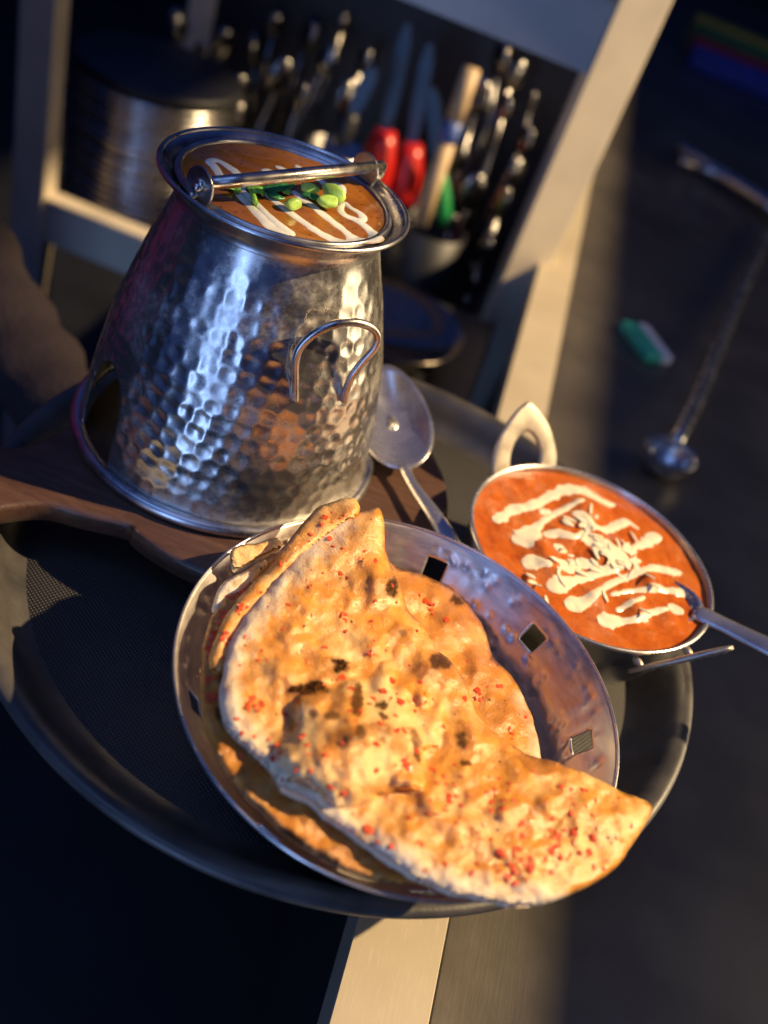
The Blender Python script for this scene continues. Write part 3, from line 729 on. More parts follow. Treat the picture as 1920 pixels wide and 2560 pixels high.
# folded flap of the lower bread that stands up along its far left edge
fl_out = [(522, 1655), (545, 1580), (590, 1505), (640, 1450), (680, 1405), (720, 1350), (765, 1300), (810, 1262), (850, 1247), (885, 1247), (900, 1268), (890, 1292), (845, 1320), (790, 1362), (735, 1415), (700, 1462), (660, 1530), (620, 1580), (585, 1640), (550, 1690)]
fl_ctrl = [(522, 1655, .077), (590, 1505, .080), (720, 1350, .087), (850, 1250, .094), (900, 1270, .096), (700, 1462, .080), (585, 1640, .077)]
fl, fi = bread('folded_edge', fl_out, fl_ctrl, lo, None, .0064, 22, bumps=[(865, 1272, 30, 3), (800, 1310, 26, 2), (640, 1470, 30, 2)], browns=[(850, 1290, 50, 14, -35, .5), (740, 1370, 60, 12, -45, .5)], chars=[], oil=.8, seed=11, lump=.0014, step=7)
flakes('chili_flakes', fl, fi, 8, MT['chili'], [(560, 1590, 14, 12), (600, 1525, 12, 10), (700, 1405, 8, 5), (860, 1300, 6, 3)], .0006, .0016, seed=8)
# two torn corners tucked behind it
for k, (o_, c_) in enumerate(((
    [(578, 1375), (600, 1362), (640, 1358), (672, 1352), (700, 1345), (705, 1362), (670, 1385), (640, 1400), (600, 1420), (580, 1418), (574, 1398)], [(578, 1375, .080), (700, 1345, .078), (600, 1420, .074), (650, 1390, .077)]),
   ([(540, 1478), (575, 1445), (620, 1420), (655, 1398), (668, 1410), (650, 1432), (638, 1450), (612, 1478), (575, 1510), (545, 1545), (532, 1530)], [(540, 1478, .074), (655, 1400, .076), (545, 1545, .068), (610, 1470, .073)]))):
    bread('torn_corner', o_, c_, lo, None, .0045, 14, browns=[(650, 1370, 14, 8, 0, .7), (595, 1455, 16, 8, -30, .6)], oil=.35, seed=30+k, lump=.0014, step=6,
          pale_line=[(530, 1540), (560, 1470), (600, 1440)], pale_w=30)
# main bread: folded in half, fold along its right-hand edge
ma_out = [(948, 1268), (958, 1300), (962, 1340), (968, 1385), (988, 1430), (1003, 1470), (1018, 1520), (1058, 1565), (1085, 1610), (1125, 1655), (1165, 1705), (1180, 1745), (1196, 1790), (1235, 1832), (1268, 1850), (1310, 1882), (1362, 1898), (1430, 1918), (1490, 1945), (1560, 1978), (1628, 2014), (1612, 2062), (1575, 2120), (1545, 2165), (1480, 2210), (1430, 2232), (1370, 2256), (1295, 2262), (1215, 2248), (1120, 2226), (1030, 2190), (955, 2142), (880, 2088), (815, 2040), (765, 2000), (705, 1972), (672, 1925), (632, 1878), (582, 1838), (556, 1795), (548, 1748), (556, 1690), (568, 1640), (588, 1580), (625, 1520), (668, 1470), (715, 1420), (762, 1365), (815, 1318), (870, 1290), (915, 1278)]
ma_ctrl = [(948, 1268, .096), (962, 1380, .089), (1018, 1520, .082), (1180, 1745, .079), (1362, 1898, .083), (1490, 1945, .085), (1628, 2014, .084), (1545, 2165, .082), (1370, 2256, .081), (1215, 2248, .081), (1030, 2190, .081), (880, 2088, .080), (705, 1972, .0805), (556, 1795, .081), (568, 1640, .081), (668, 1470, .0825), (815, 1318, .089), (850, 1500, .083), (900, 1800, .081), (1200, 2000, .083)]
pale = [(850, 1300), (762, 1365), (668, 1470), (588, 1580), (556, 1690), (548, 1748), (582, 1838), (632, 1878), (705, 1972), (815, 2040), (955, 2142), (1120, 2226), (1295, 2262), (1370, 2256)]
ma, mi = bread('naan', ma_out, ma_ctrl, None, 'large naan folded in half on top of the basket, blistered and dotted with red chili', .0064, 28,
    bumps=[(892, 1855, 185, 11.5), (965, 1890, 90, 2), (1370, 1975, 95, 8), (1120, 2010, 85, 5), (838, 1668, 52, 5), (1098, 1655, 55, 7), (775, 1722, 62, 5), (1260, 2075, 90, 5), (1158, 1842, 55, 6), (962, 1465, 46, 6), (880, 1450, 75, 3), (730, 1560, 80, 3), (1480, 2060, 75, 5), (1000, 1570, 70, 5), (895, 1600, 55, 4), (1040, 1750, 60, 4), (690, 1690, 60, 3), (1180, 1945, 60, 4), (1300, 1900, 45, 3), (1550, 2060, 60, 3), (780, 1930, 60, 3), (1000, 2090, 70, 4), (1380, 2150, 80, 4), (920, 1345, 50, 3), (820, 1400, 50, 2.5)],
    chars=[(778, 1720, 50, 19, -4, 1.), (850, 1662, 26, 22, -30, 1.), (905, 1835, 26, 12, 80, .8), (960, 1790, 16, 8, 20, .8), (1040, 1880, 10, 26, -15, .8), (893, 1748, 15, 42, 6, .8), (945, 1762, 32, 10, 5, .9), (978, 1470, 20, 22, 30, .95), (1100, 1655, 30, 22, 40, .9), (1155, 1850, 13, 24, -8, .9), (898, 1838, 34, 16, -8, .55), (830, 1790, 20, 10, 0, .6), (782, 1783, 16, 8, 0, .5), (1040, 1850, 12, 30, -25, .55), (1360, 1905, 30, 8, 15, .35), (1165, 1908, 16, 7, 10, .8), (1008, 1582, 14, 12, 0, .6)],
    browns=[(838, 1672, 48, 34, -20, .95), (900, 1840, 95, 34, -8, .95), (1000, 1860, 26, 40, -20, .7), (1030, 1900, 22, 30, 0, .7), (960, 1965, 28, 30, 0, .6), (800, 1730, 80, 30, -4, .7), (1098, 1660, 46, 40, 40, .8), (1158, 1842, 24, 46, -8, .8), (1005, 1580, 36, 26, 30, .8), (965, 1470, 36, 40, 0, .7), (888, 1455, 45, 30, 0, .5), (1350, 1915, 70, 22, 15, .8), (1420, 1990, 40, 18, 10, .5), (1010, 2080, 50, 22, 25, .35), (915, 2095, 34, 14, 40, .6), (1250, 2010, 40, 20, 0, .4)],
    pale_line=pale, pale_w=52, oil=.95, seed=1, lump=.0012, step=7, zmin=.0655)
MCL = [(640, 1755, 14, 14), (690, 1870, 14, 8), (930, 1625, 8, 5), (830, 1700, 10, 5), (1240, 1990, 22, 14), (1120, 2010, 24, 10), (1320, 2150, 24, 16), (1400, 2110, 26, 14), (1270, 2190, 14, 10), (1060, 1745, 12, 7), (1010, 1750, 12, 5), (1460, 2010, 22, 8), (860, 1540, 10, 4), (1080, 1930, 8, 3)]
flakes('chili_flakes', ma, mi, 170, MT['chili'], MCL, .0006, .0017, seed=3)
flakes('herb_specks', ma, mi, 45, MT['speck'], (), .0003, .0007, seed=6)

# ------------------------------------------------------------------ curry dish
CC = np.array([.120, .0355]); CRZ = .060; CR = .0715
cdh = thing('curry_dish', (CC[0], CC[1], .002), 'small round steel curry dish with two cast loop handles', 'dish')
pf = smooth_path([(.0005, .0022, 0), (.040, .0022, 0), (.052, .006, 0), (.0625, .022, 0), (.0685, .042, 0), (.0708, .056, 0), (CR, CRZ, 0)], 6)[:, :2].tolist()
mk('bowl', *lathe(pf, 140, (CC[0], CC[1], 0)), MT['inner'], cdh, mods=[SOL(.0012, -1)])
lp = [(CR+.0004+.0012*math.cos(a), CRZ+.0012*math.sin(a)) for a in np.linspace(0, 2*np.pi, 10, endpoint=False)]
mk('rim_edge', *lathe(lp, 160, (CC[0], CC[1], 0), True), MT['spoon'], cdh)
def loop_handle(azd, tilt):
    d = np.array([math.cos(R(azd)), math.sin(R(azd)), 0]); tg_ = np.array([-d[1], d[0], 0]); upv = d*math.cos(R(tilt))+np.array([0, 0, math.sin(R(tilt))])
    nv = np.cross(tg_, upv); c = np.array([CC[0], CC[1], CRZ-.010])+d*(CR+.0012)
    outer = [(-.0235, 0), (-.0245, .008), (-.0230, .018), (-.0180, .029), (-.0105, .039), (-.004, .0445), (0, .0465), (.004, .0445), (.0105, .039), (.0180, .029), (.0230, .018), (.0245, .008), (.0235, 0)]
    inner = [(-.0105, .004), (-.0115, .010), (-.0110, .016), (-.0085, .0225), (-.0045, .0268), (-.0016, .028), (0, .0283), (.0016, .028), (.0045, .0268), (.0085, .0225), (.0110, .016), (.0115, .010), (.0105, .004)]
    O = smooth_path([(*p, 0) for p in outer], 4)[:, :2]; I = smooth_path([(*p, 0) for p in inner], 4)[:, :2]
    n = len(O); V = []; Fc = []; m = 7
    for s, hh_ in ((1, .0016), (-1, .0016)):
        for j in range(m):
            f = j/(m-1); q = O*(1-f)+I*f
            for i, (a, b) in enumerate(q):
                rel = hh_*(.62+.38*math.sin(math.pi*f))+(.0009*math.sin(i*1.9)*math.sin(math.pi*f)*math.cos(f*9) if s > 0 else 0)
                V.append(c+tg_*a+upv*b+nv*s*rel)
    for s in range(2):
        for j in range(m-1):
            for i in range(n-1):
                f = (s*m*n+j*n+i, s*m*n+j*n+i+1, s*m*n+(j+1)*n+i+1, s*m*n+(j+1)*n+i); Fc.append(f if s else f[::-1])
    for j in (0, m-1):
        for i in range(n-1):
            f = (j*n+i, j*n+i+1, m*n+j*n+i+1, m*n+j*n+i); Fc.append(f if j == 0 else f[::-1])
    for i in (0, n-1):
        for j in range(m-1):
            f = (j*n+i, (j+1)*n+i, m*n+(j+1)*n+i, m*n+j*n+i); Fc.append(f[::-1] if i == 0 else f)
    h = mk('loop_handle', V, Fc, MT['cast'], cdh)
    for s in (-.018, .018):
        p = c+tg_*s-d*.0015+np.array([0, 0, .004]); mk('rivet', *ellipsoid(p, (tg_*.0022, np.array([0, 0, .0022]), d*.0038), 12, 8), MT['cast'], h)
loop_handle(128, 58); loop_handle(-50, 61)
# curry
KZ = .0576
cv3 = lambda x, y: (1100+.4943*x, 980+.4943*y)
LUMPS = [(500, 790, .008, .0040), (720, 580, .010, .0045), (1060, 960, .007, .0035), (650, 740, .009, .0032), (860, 820, .014, .0040), (990, 1110, .007, .0030), (560, 880, .009, .003), (1160, 1160, .006, .002), (780, 1030, .006, .0025), (760, 690, .008, .003), (430, 450, .004, .002)]
LW = [(*at([cv3(a, b)], KZ)[0][:2], r, h) for a, b, r, h in LUMPS]
def curry_h(x, y, s):
    h = .0010*fbm(x, y, 2, 55, 3)+.0005*fbm(x, y, 7, 160, 2)
    for a, b, r, q in LW: h += q*math.exp(-((x-a)**2+(y-b)**2)/(r*r))
    return h*min(1, (1-s)*8+.15)
cu = pool('curry', CC, .0700, KZ, MT['curry'], 'bright orange curry striped with cream and filling the small steel dish', 'curry', curry_h, 160, 80, .02)
cz_ = lambda x, y: KZ+curry_h(x, y, min(1, math.hypot(x-CC[0], y-CC[1])/.0700))
CS = [
 [(262, 632, 24), (300, 636, 30), (335, 612, 18), (380, 584, 24), (460, 572, 20), (560, 522, 22), (640, 492, 28), (720, 495, 32), (790, 530, 30), (850, 558, 22), (888, 565, 14)],
 [(360, 742, 34), (410, 742, 44), (460, 712, 36), (510, 660, 17), (580, 612, 14), (650, 580, 13), (720, 556, 12)],
 [(420, 872, 26), (470, 862, 30), (530, 880, 18), (560, 888, 12)],
 [(520, 720, 16), (600, 718, 26), (680, 742, 13), (760, 692, 17), (830, 700, 19), (900, 668, 20), (950, 655, 16), (1010, 690, 6)],
 [(540, 985, 26), (590, 978, 38), (660, 955, 20), (740, 932, 16), (830, 902, 20), (900, 890, 14), (960, 862, 14)],
 [(630, 1072, 22), (680, 1068, 32), (740, 1052, 24), (800, 1010, 13), (870, 962, 14), (980, 922, 14), (1080, 890, 17), (1170, 900, 24), (1225, 905, 16)],
 [(795, 1152, 22), (840, 1152, 36), (900, 1150, 20), (1000, 1150, 11), (1050, 1122, 14), (1100, 1102, 12), (1160, 1090, 10)],
 [(890, 1104, 9), (960, 1070, 12), (1040, 1030, 8)],
 [(860, 1022, 9), (960, 1000, 10), (1060, 998, 13), (1150, 1000, 18), (1220, 1008, 22), (1270, 1012, 14)],
 [(940, 800, 10), (985, 782, 15), (1040, 760, 22), (1085, 730, 30), (1125, 740, 18)],
 [(1150, 1075, 20), (1195, 1092, 26), (1238, 1102, 20)],
 [(580, 862, 24), (630, 882, 32), (685, 905, 24)],
 [(700, 742, 18), (770, 765, 34), (840, 805, 48), (905, 845, 42), (965, 866, 20)], [(660, 610, 14), (720, 640, 26), (770, 690, 22)], [(640, 850, 16), (720, 862, 26), (800, 870, 22)],
 [(570, 770, 16), (610, 790, 22), (645, 810, 14)], [(500, 600, 12), (540, 598, 16), (560, 590, 10)], [(1270, 1085, 12), (1300, 1082, 16), (1320, 1075, 10)],
]
for s in CS: drizzle('cream_streak', s, cu, MT['cream'], KZ+.001, cz_, cv3, 2.1e-4, .0009, .4)
# almond slivers: three shared shapes
def sliver_mesh(L, W_, T_, bend):
    V = []; Fc = []; n = 7
    for i in range(n):
        s = i/(n-1); wd = W_*math.sqrt(max(.02, 1-(2*s-1)**2)); x = (s-.5)*L; z = bend*(1-(2*s-1)**2)
        V += [(x, -wd, z), (x, wd, z), (x, wd*.8, z+T_), (x, -wd*.8, z+T_)]
    for i in range(n-1):
        for k in range(4): Fc.append((i*4+k, i*4+(k+1) % 4, i*4+4+(k+1) % 4, i*4+4+k))
    Fc += [(0, 1, 2, 3)[::-1], tuple(range(4*n-4, 4*n))]
    me = bpy.data.meshes.new('almond_sliver'); me.from_pydata(V, [], Fc); me.materials.append(MT['almond']); return me
SM = [sliver_mesh(.0095, .0012, .0005, .0002), sliver_mesh(.0080, .0020, .0004, .0003), sliver_mesh(.0060, .0016, .0004, .0002), sliver_mesh(.0105, .0009, .0005, .0003), sliver_mesh(.0045, .0012, .0004, .0)]
rnd = random.Random(21)
spots_ = [(460, 930, 62, 1), (500, 975, 55, 1), (1050, 950, 72, 1), (1075, 985, 60, 1), (838, 1030, 85, 0), (985, 730, 60, 0), (640, 660, 20, 0), (545, 1055, 60, 0), (620, 790, 65, 1), (1020, 1120, 40, 1)]
for k in range(58):
    cx, cy, s_ = rnd.choice(((850, 810, 55), (870, 860, 45), (700, 640, 55), (620, 880, 60), (740, 850, 60), (900, 790, 45), (780, 700, 50), (960, 850, 40)))
    spots_.append((rnd.gauss(cx, s_), rnd.gauss(cy, s_*.7), rnd.uniform(0, 180), 0))
for a, b, an, st_ in spots_:
    p = at([cv3(a, b)], KZ+.002)[0]
    o = bpy.data.objects.new('almond_sliver', rnd.choice(SM)); COL.objects.link(o)
    o.location = (p[0], p[1], cz_(p[0], p[1])+rnd.uniform(.0000, .0008)+(.001 if st_ else 0))
    o.rotation_euler = (rnd.uniform(-.12, .12), rnd.uniform(-.12, .12)-(.5 if st_ else 0), R(-an)+rnd.uniform(-.3, .3))
    tag(o, 'pale almond sliver scattered over the cream on the orange curry', 'almond', 'almond slivers on the curry')

# ------------------------------------------------------------------ spoons
def spoon(name, p0, pn, pt, label, bw, face, hw=.0045, deep=.007, hend=.0075):
    """handle end p0, neck pn, bowl tip pt; face: approximate direction the hollow faces"""
    p0, pn, pt = (np.array(q, float) for q in (p0, pn, pt))
    ax = pt-pn; Lb_ = np.linalg.norm(ax); ax /= Lb_; fc = np.array(face, float); fc -= ax*(fc@ax); fc /= np.linalg.norm(fc); sd = np.cross(ax, fc)
    o = thing(name, tuple(p0), label, 'spoon')
    V = []; Fc = []; n, m = 40, 10; c = pn+ax*Lb_*.52
    for j in range(m+1):
        f = j/m
        for k in range(n):
            a = 2*math.pi*k/n; ca, sa = math.cos(a), math.sin(a); egg = 1-.16*ca
            V.append(c+ax*ca*Lb_*.5*f+sd*sa*bw*egg*f-fc*deep*(1-f*f))
    for j in range(1, m):
        for k in range(n): Fc.append((j*n+k, j*n+(k+1) % n, (j+1)*n+(k+1) % n, (j+1)*n+k))
    Fc += [(0, n+k, n+(k+1) % n) for k in range(n)]
    bm_ = [tuple(v) for v in V]
    mk('bowl', bm_, [f[::-1] for f in Fc], MT['spoon'], o, mods=[SOL(.0011, 0)])
    V = []; Fc = []; m = 26; hx = pn-p0
    for i in range(m):
        s = i/(m-1); q = p0+hx*s+ax*(.006*max(0, s-.9)/.1)+fc*(.004*math.sin(math.pi*s)**2); wd = hend*(1-s)**1.3+hw*.62*(1-(1-s)**1.3); wd *= (1 if s > .04 else .7)
        if s > .93: wd *= 1.15
        tk = .0011+.0006*s
        T_ = hx/np.linalg.norm(hx); S_ = np.cross(T_, fc); S_ /= np.linalg.norm(S_)
        for k in range(8):
            a = 2*math.pi*k/8; V.append(tuple(q+S_*wd*math.cos(a)+fc*tk*math.sin(a)))
    for i in range(m-1):
        for k in range(8): Fc.append((i*8+k, (i+1)*8+k, (i+1)*8+(k+1) % 8, i*8+(k+1) % 8))
    Fc += [tuple(range(8)), tuple(range((m-1)*8, m*8))[::-1]]
    mk('handle', V, Fc, MT['spoon'], o, mods=[('SUBSURF', dict(levels=1, render_levels=1))])
    return o
spoon('serving_spoon', (.064, -.009, .0412), (.0062, .056, .0470), (-.030, .127, .066), 'large shiny serving spoon lying on the board behind the pot', .0225, (.10, -.62, .78), .0052, .0085, .0085)
spoon('table_spoon', (.300, -.037, .0830), (.186, .0185, .0612), (.134, .042, .040), 'spoon with its bowl sunk in the curry and its handle over the rim', .016, (.1, -.3, .95), .0085, .006, .0120)

# ------------------------------------------------------------------ the waiter holding the tray
def skin_person():
    J = {}; E = []; Rd = {}
    def j(n, p, r, par=None):
        J[n] = p; Rd[n] = r
        if par: E.append((par, n))
    j('pelvis', (-.60, .20, -.05), .150); j('waist', (-.60, .20, .08), .145, 'pelvis'); j('chest', (-.60, .20, .30), .160, 'waist'); j('neck', (-.60, .20, .52), .060, 'chest'); j('headlow', (-.59, .20, .58), .075, 'neck'); j('head', (-.585, .20, .69), .085, 'headlow'); j('crown', (-.59, .20, .78), .055, 'head')
    j('shL', (-.50, .30, .42), .062, 'chest'); j('elL', (-.455, .260, .015), .054, 'shL'); j('foL', (-.385, .215, -.035), .048, 'elL'); j('fo2', (-.30, .165, -.062), .043, 'foL'); j('wrL', (-.225, .125, -.075), .032, 'fo2'); j('paL', (-.165, .090, -.045), .026, 'wrL'); j('pa2', (-.125, .065, -.030), .026, 'paL')
    j('shR', (-.66, .02, .42), .062, 'chest'); j('elR', (-.70, -.06, .12), .05, 'shR'); j('wrR', (-.68, -.08, -.12), .034, 'elR'); j('haR', (-.67, -.08, -.20), .03, 'wrR')
    for s, (x, y) in (('a', (-.60, .12)), ('b', (-.60, .29))):
        j('hip'+s, (x, y, -.12), .09, 'pelvis'); j('kn'+s, (x, y-.01, -.46), .065, 'hip'+s); j('an'+s, (x, y, -.79), .045, 'kn'+s); j('to'+s, (x+.13, y-.10, -.83), .032, 'an'+s)
    base = np.array(J['pa2']); dv = np.array([.86, -.50, 0]); pv = np.array([.50, .86, 0])
    for k, (off, ln, dev) in enumerate(((-.028, .062, -.35), (-.010, .075, -.1), (.010, .078, .08), (.026, .066, .25))):
        d_ = dv+pv*dev; d_ /= np.linalg.norm(d_); b0 = base+pv*off+dv*.012
        j('f%da' % k, tuple(b0+np.array([0, 0, .004])), .0098, 'pa2'); j('f%db' % k, tuple(b0+d_*ln*.5+np.array([0, 0, .011])), .0088, 'f%da' % k); j('f%dc' % k, tuple(b0+d_*ln+np.array([0, 0, .0155])), .0078, 'f%db' % k)
    j('t1', tuple(np.array(J['paL'])+np.array([.004, .036, .008])), .0105, 'paL'); j('t2', tuple(np.array(J['paL'])+np.array([.034, .066, .025])), .009, 't1')
    names = list(J); me = bpy.data.meshes.new('person'); base = np.array((-.60, .20, -.85))
    me.from_pydata([tuple(np.array(J[n])-base) for n in names], [(names.index(a), names.index(b)) for a, b in E], [])
    o = bpy.data.objects.new('person', me); COL.objects.link(o); o.location = base
    o.modifiers.new('skin', 'SKIN'); ss = o.modifiers.new('subsurf', 'SUBSURF'); ss.levels = ss.render_levels = 2
    for n, v in zip(names, me.skin_vertices[0].data): v.radius = (Rd[n], Rd[n]); v.use_root = (n == 'pelvis')
    dg = bpy.context.evaluated_depsgraph_get(); ev = o.evaluated_get(dg); m2 = bpy.data.meshes.new_from_object(ev)
    o.modifiers.clear(); o.data = m2; m2.materials.clear()
    for q in ('apron', 'sleeve', 'skin', 'trouser'): m2.materials.append(MT[q])
    # rucked sleeve folds
    for v in m2.vertices:
        p = np.array(v.co)+base
        a_, b_ = np.array(J['elL']), np.array(J['wrL']); t_ = np.clip(((p-a_)@(b_-a_))/((b_-a_)@(b_-a_)), -1.2, 1)
        if np.linalg.norm(p-(a_+t_*(b_-a_))) < .11 and p[0] < -.235:
            v.co += v.normal*(.0026*math.sin(t_*34+3*fbm(*p, 9, 2))+.003*fbm(*p, 40, 2))
    for f in m2.polygons:
        f.use_smooth = True; p = np.array(f.center)+base
        a_, b_ = np.array(J['elL']), np.array(J['wrL']); t_ = np.clip(((p-a_)@(b_-a_))/((b_-a_)@(b_-a_)), 0, 1.6); fore = np.linalg.norm(p-(a_+t_*(b_-a_))) < .075
        f.material_index = 2 if ((fore and p[0] > -.19) or p[2] > .56 or (p[1] < -.04 and p[0] < -.6 and -.3 < p[2] < -.13)) else 1 if fore else 0 if p[2] > -.08 else 3
    tag(o, 'person at the left edge in dark clothes, one sleeved arm supporting the tray', 'person')
skin_person()

# ------------------------------------------------------------------ rack behind
rk = thing('storage_rack', (-.27, .72, -.85), 'beige metal storage rack standing behind the pot, its uprights lit by sun', 'rack')
def bar(nm, *b): return mk(nm, *box(*b), MT['frame'], rk, False, mods=[BEV(.003)])
V, Fc = [(x, y, z) for z in (-.85, .40) for x, y in ((.030, .690), (.081, .720), (.081, .745), (.030, .745))], [(0, 1, 2, 3)[::-1], (4, 5, 6, 7), (0, 1, 5, 4), (1, 2, 6, 5), (2, 3, 7, 6), (3, 0, 4, 7)]
mk('post', V, Fc, MT['frame'], rk, False, mods=[BEV(.002)]); bar('post', -.617, -.570, .70, .735, -.85, .40)
V, Fc = [(x, y, z) for x in (-.5695, .0295) for y, z in ((.695, .155), (.745, .225), (.750, .155))], [(0, 1, 2), (3, 5, 4), (0, 3, 4, 1), (1, 4, 5, 2), (2, 5, 3, 0)]
mk('rail', V, Fc, MT['frame'], rk, False); bar('rail', -.5695, .0305, .702, .733, -.290, -.226)
bar('post', .031, .081, 1.22, 1.255, -.85, .40); bar('post', -.617, -.570, 1.22, 1.255, -.85, .40)
mk('gusset', [(.0295, .735, .2255), (.0295, .735, .30), (-.06, .735, .2255), (.0295, .745, .2255), (.0295, .745, .30), (-.06, .745, .2255)], [(0, 2, 1), (3, 4, 5), (0, 1, 4, 3), (1, 2, 5, 4), (2, 0, 3, 5)], MT['frame'], rk, False)
mk('shelf', *box(-.5695, .0305, .734, 1.219, -.300, -.292), MT['black'], rk, False)
mk('back_panel', *box(-.5695, .0305, 1.222, 1.230, -.2915, .16), MT['black'], rk, False)
SHZ = -.292
# stack of steel dishes on the shelf
sc0 = (-.520, .905); prd = [(.0005, 0), (.085, 0), (.100, .0015)]+[(.112+.0048*math.cos(a), .0065+.0048*math.sin(a)) for a in np.linspace(-1.5, 2.6, 9)]+[(.098, .0055), (.0005, .0018)]
V, Fc = lathe(prd, 64); dish_me = None
NS = 19
for k in range(NS):
    if dish_me is None:
        o = mk('steel_dish', V, Fc, MT['stack'], loc=(0, 0, 0)); dish_me = o.data
    else:
        o = bpy.data.objects.new('steel_dish', dish_me); COL.objects.link(o)
    o.location = (sc0[0]+rnd.uniform(-.003, .003), sc0[1]+rnd.uniform(-.003, .003), SHZ+.0002+k*.0105)
    tag(o, 'round steel dish in the tall stack at the left of the rack', 'dish', 'stacked steel dishes')
V, Fc = lathe([(.0005, 0), (.112, 0), (.118, .003), (.118, .010), (.112, .014), (.03, .018), (.0005, .019)], 64, (sc0[0], sc0[1], SHZ+NS*.0105+.003))
tag(mk('pan_lid', V, Fc, MT['black'], loc=(sc0[0], sc0[1], SHZ+NS*.0105)), 'black round lid on top of the stack of steel dishes', 'lid')
# utensil tubs and their contents
def cyl(name, p0, p1, r, mat, label, cat, group=None, parent=None):
    V, Fc = tube(np.linspace(p0, p1, 2), r, 18)
    o = mk(name, V, Fc, mat, parent, loc=None if parent else tuple(p0), mods=[BEV(min(np.atleast_1d(r))*.25)])
    return o if parent else tag(o, label, cat, group)
def tub(x, y, r, h, mat, label):
    o = mk('utensil_tub', *lathe([(.0005, 0), (r*.9, 0), (r, h), (r-.003, h), (r*.9-.003, .003), (.0005, .003)], 40, (x, y, SHZ)), mat, loc=(x, y, SHZ)); return tag(o, label, 'tub')
tub(-.233, .820, .042, .232, MT['stack'], 'tall steel utensil tub holding the wide bladed knife')
tub(-.166, .940, .058, .150, MT['stack'], 'round steel utensil tub holding the red handled knives')
tub(-.086, .880, .052, .160, MT['black'], 'black utensil tub holding the wooden stick and green handled knife')
def utensil(px0, px1, Y, kind, label, mat=None, hm=None):
    a = aty([px0], Y)[0]; b = aty([px1], Y+.02)[0]
    if a[2] < SHZ+.02: a[2] = SHZ+.02
    o = thing('kitchen_knife' if kind == 'knife' else 'ladle' if kind == 'ladle' else 'wooden_stick', tuple(a), label, 'knife' if kind == 'knife' else 'ladle' if kind == 'ladle' else 'stick', None)
    k_ = rnd.random(); d = b-a; Ln = np.linalg.norm(d); d = d/Ln
    if kind == 'knife':
        m_ = a+d*Ln*.42; mk('handle', *tube(np.linspace(a, m_, 6), np.array([.018, .022, .024, .024, .021, .017])*(1 if hm is MT['red'] else .55), 14), hm, o)
        sd_ = np.cross(d, [0, 1, 0]); sd_ /= np.linalg.norm(sd_); V = []
        for s, w_ in ((0, .007), (.3, .0095), (.8, .0095), (1, .004)):
            q = m_+d*Ln*.58*s
            for e in (-1, 1):
                for y_ in (-.0012, .0012): V.append(q+sd_*w_*e+np.array([0, y_, 0]))
        Fc = []
        for i in range(3):
            k = i*4; Fc += [(k, k+4, k+6, k+2), (k+1, k+3, k+7, k+5), (k, k+1, k+5, k+4), (k+2, k+6, k+7, k+3)]
        Fc += [(0, 2, 3, 1), (12, 13, 15, 14)]
        mk('blade', V, Fc, MT['bluesteel'], o, False)
    elif kind == 'ladle':
        mk('handle', *tube(np.linspace(a, b-d*.012, 4), .0032, 10), MT['bluesteel'], o)
        mk('bowl', *ellipsoid(b, ((.008+.010*k_, .004, 0), (-.001, .004+.003*k_, 0), (0, .002, .011+.012*k_)), 18, 12), MT['spoon'], o)
    else:
        m1 = a+d*Ln*.55; m2_ = a+d*Ln*.68
        mk('lower_grip', *tube(np.linspace(a, m1, 3), .0115, 14), MT['bamboo'], o); mk('blue_band', *tube(np.linspace(m1, m2_, 3), .0122, 14), MT['bluep'], o); mk('upper_grip', *tube(np.linspace(m2_, b, 3), .0115, 14), MT['bamboo'], o)
utensil((925, 500), (1020, 60), .92, 'knife', 'knife with a red handle and upright steel blade, left of the pair behind the pot', hm=MT['red'])
utensil((1000, 520), (1075, 110), .96, 'knife', 'knife with a red handle and upright steel blade, right of the pair behind the pot', hm=MT['red'])
utensil((1050, 560), (1180, 170), .86, 'stick', 'pale wooden stick with a blue band leaning in the rack')
utensil((1110, 560), (1080, 220), .90, 'knife', 'slim knife with a green handle in the rack', hm=MT['green'])
utensil((845, 360), (935, 170), .82, 'knife', 'wide bladed knife leaning left of the red handled knives', hm=MT['black'])
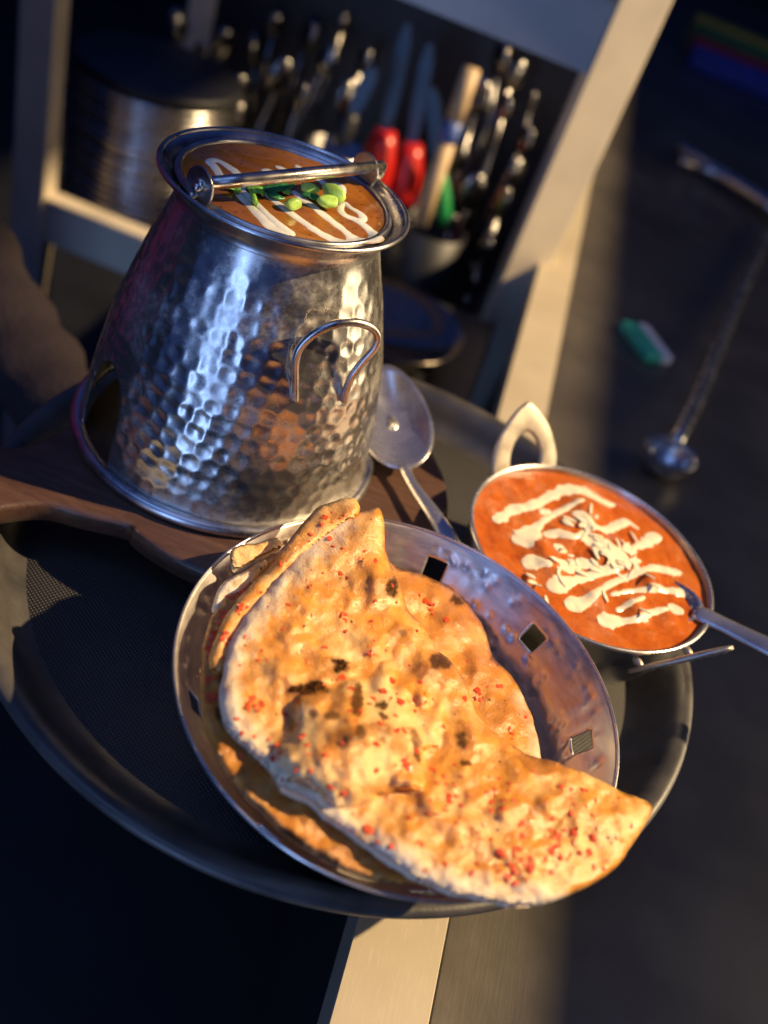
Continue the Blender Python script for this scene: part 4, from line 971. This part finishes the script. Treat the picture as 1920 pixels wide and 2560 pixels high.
# crowd of steel spoons standing in the tubs and on the far wall of the rack
rs_ = random.Random(5)
for px, Y in [((600, 225), 1.05), ((560, 110), 1.15), ((700, 190), 1.0), ((815, 150), 1.1), ((440, 60), 1.15), ((500, 130), 1.1), ((640, 120), 1.2), ((750, 240), .95), ((770, 90), 1.2), ((860, 60), 1.2), ((690, 60), 1.2), ((350, 40), 1.15), ((1195, 240), .98), ((1290, 190), 1.1), ((1262, 270), .95), ((1150, 400), .95), ((1255, 500), .92), ((1215, 620), .88), ((1310, 350), 1.05), ((1230, 360), 1.0), ((1180, 480), .95), ((1285, 440), 1.0), ((1130, 560), .9), ((1180, 700), .86), ((1330, 250), 1.1), ((1250, 150), 1.15), ((910, 150), 1.15), ((870, 250), 1.0)]:
    p = aty([px], Y)[0]; p[0] = min(max(p[0], -.60), .01); w_ = rs_.uniform(.010, .020)
    f_ = np.array([min(max(p[0]+rs_.uniform(-.05, .05), -.55), .015), min(max(p[1]+rs_.uniform(-.03, .05), .75), 1.20), SHZ+.001])
    ax_ = p-f_; ax_ /= np.linalg.norm(ax_); sd_ = np.cross(ax_, [math.cos(rs_.uniform(0, 6)), math.sin(rs_.uniform(0, 6)), .1]); sd_ /= np.linalg.norm(sd_); th_ = np.cross(ax_, sd_)
    V1, F1 = ellipsoid(p, (sd_*w_, th_*w_*.42, ax_*w_*1.45), 16, 10); V2, F2 = tube([f_, f_*.5+p*.5+th_*.004, p-ax_*w_], [.0030, .0024, .0032], 8)
    tag(mk('steel_spoon', *join((V1, F1), (V2, F2)), MT['dimsteel'], loc=tuple(f_)), 'blurred long steel spoon in the crowd of utensils inside the dark rack', 'spoon', 'steel spoons in the rack')
V, Fc = lathe([(.0005, 0), (.055, 0), (.075, .012), (.088, .035), (.090, .036), (.088, .037), (.073, .0145), (.0005, .004)], 72, (-.075, .50, -.13))
# ------------------------------------------------------------------ low trolley with a steel bowl between rack and tray
tro = thing('side_trolley', (-.06, .53, -.85), 'low dark trolley shelf behind the tray', 'trolley')
mk('top', *box(-.17, .045, .42, .66, -.150, -.131), MT['black'], tro, False, mods=[BEV(.003)])
for x, y in ((-.15, .44), (.025, .44), (-.15, .64), (.025, .64)): mk('leg', *box(x-.012, x+.012, y-.012, y+.012, -.85, -.1505), MT['black'], tro, False)
tag(mk('steel_bowl', V, Fc, MT['panm'], loc=(-.075, .50, -.13)), 'shallow steel bowl catching the sun behind the spoon', 'bowl')

# ------------------------------------------------------------------ things on the counter
# ladle with a chrome bowl and a long handle
lb = at([(1684, 1123)], CZ+.028)[0]; lh = [at([(1700, 1085)], CZ+.03)[0], at([(1760, 960)], CZ+.024)[0], at([(1850, 740)], CZ+.016)[0], at([(1935, 560)], CZ+.012)[0]]
ld = thing('soup_ladle', (lb[0], lb[1], CZ), 'long chrome ladle lying on the dark counter right of the curry dish', 'ladle')
V, Fc = lathe([(.0005, .0006), (.010, .0020), (.018, .0075), (.0225, .0150), (.0245, .0240), (.0255, .0245), (.0250, .0250), (.0235, .0240), (.0215, .0155), (.0172, .0086), (.0095, .0032), (.0005, .0018)], 36, (lb[0], lb[1], CZ))
mk('bowl', V, Fc, MT['spoon'], ld)
mk('handle', *tube(smooth_path([(lb[0]+.004, lb[1]+.022, CZ+.0245)]+lh, 5), .007, 12), MT['spoon'], ld)
gp = at([(1609, 868)], CZ)[0]
pk = thing('small_packet', (gp[0], gp[1], CZ), 'small teal and white packet lying on the dark counter', 'packet')
Rm = Matrix.Rotation(R(28), 3, 'Z')
for nm, x0, x1, mt in (('teal_half', -.022, .003, MT['teal']), ('white_half', .0035, .020, MT['white'])):
    v, f = box(x0*.85, x1*.85, -.034, .034, .0005, .012); mk(nm, [Vector((gp[0], gp[1], CZ))+Rm @ Vector(q) for q in v], f, mt, pk, False, mods=[BEV(.002)])
# dark tongs farther along the counter
tp = [at([q], CZ+.02)[0] for q in ((1700, 385), (1790, 430), (1935, 520))]
tn = thing('tongs', (tp[1][0], tp[1][1], CZ), 'dark metal tongs lying far along the counter', 'tongs')
for s in (-.014, .014): mk('arm', *tube(smooth_path([np.array(q)+np.array([0, s*(1+2*(i == 0)), 0]) for i, q in enumerate(tp)], 5), .009, 10), MT['wire'], tn)
# folded cloths at the far end
for k, (nm, mt, y0) in enumerate((('blue', 'blued', 2.35), ('red', 'redd', 2.45), ('green', 'greend', 2.55), ('yellow', 'yel', 2.65))):
    v, f = box(.30, .90, y0, y0+.095, CZ+.0005, CZ+.05+.012*k)
    tag(mk('folded_cloth', v, f, MT[mt], loc=(.6, y0, CZ), smooth=False, mods=[BEV(.012, 3)]), nm+' folded cloth in the row at the far end of the counter', 'cloth', 'folded cloths on the counter')
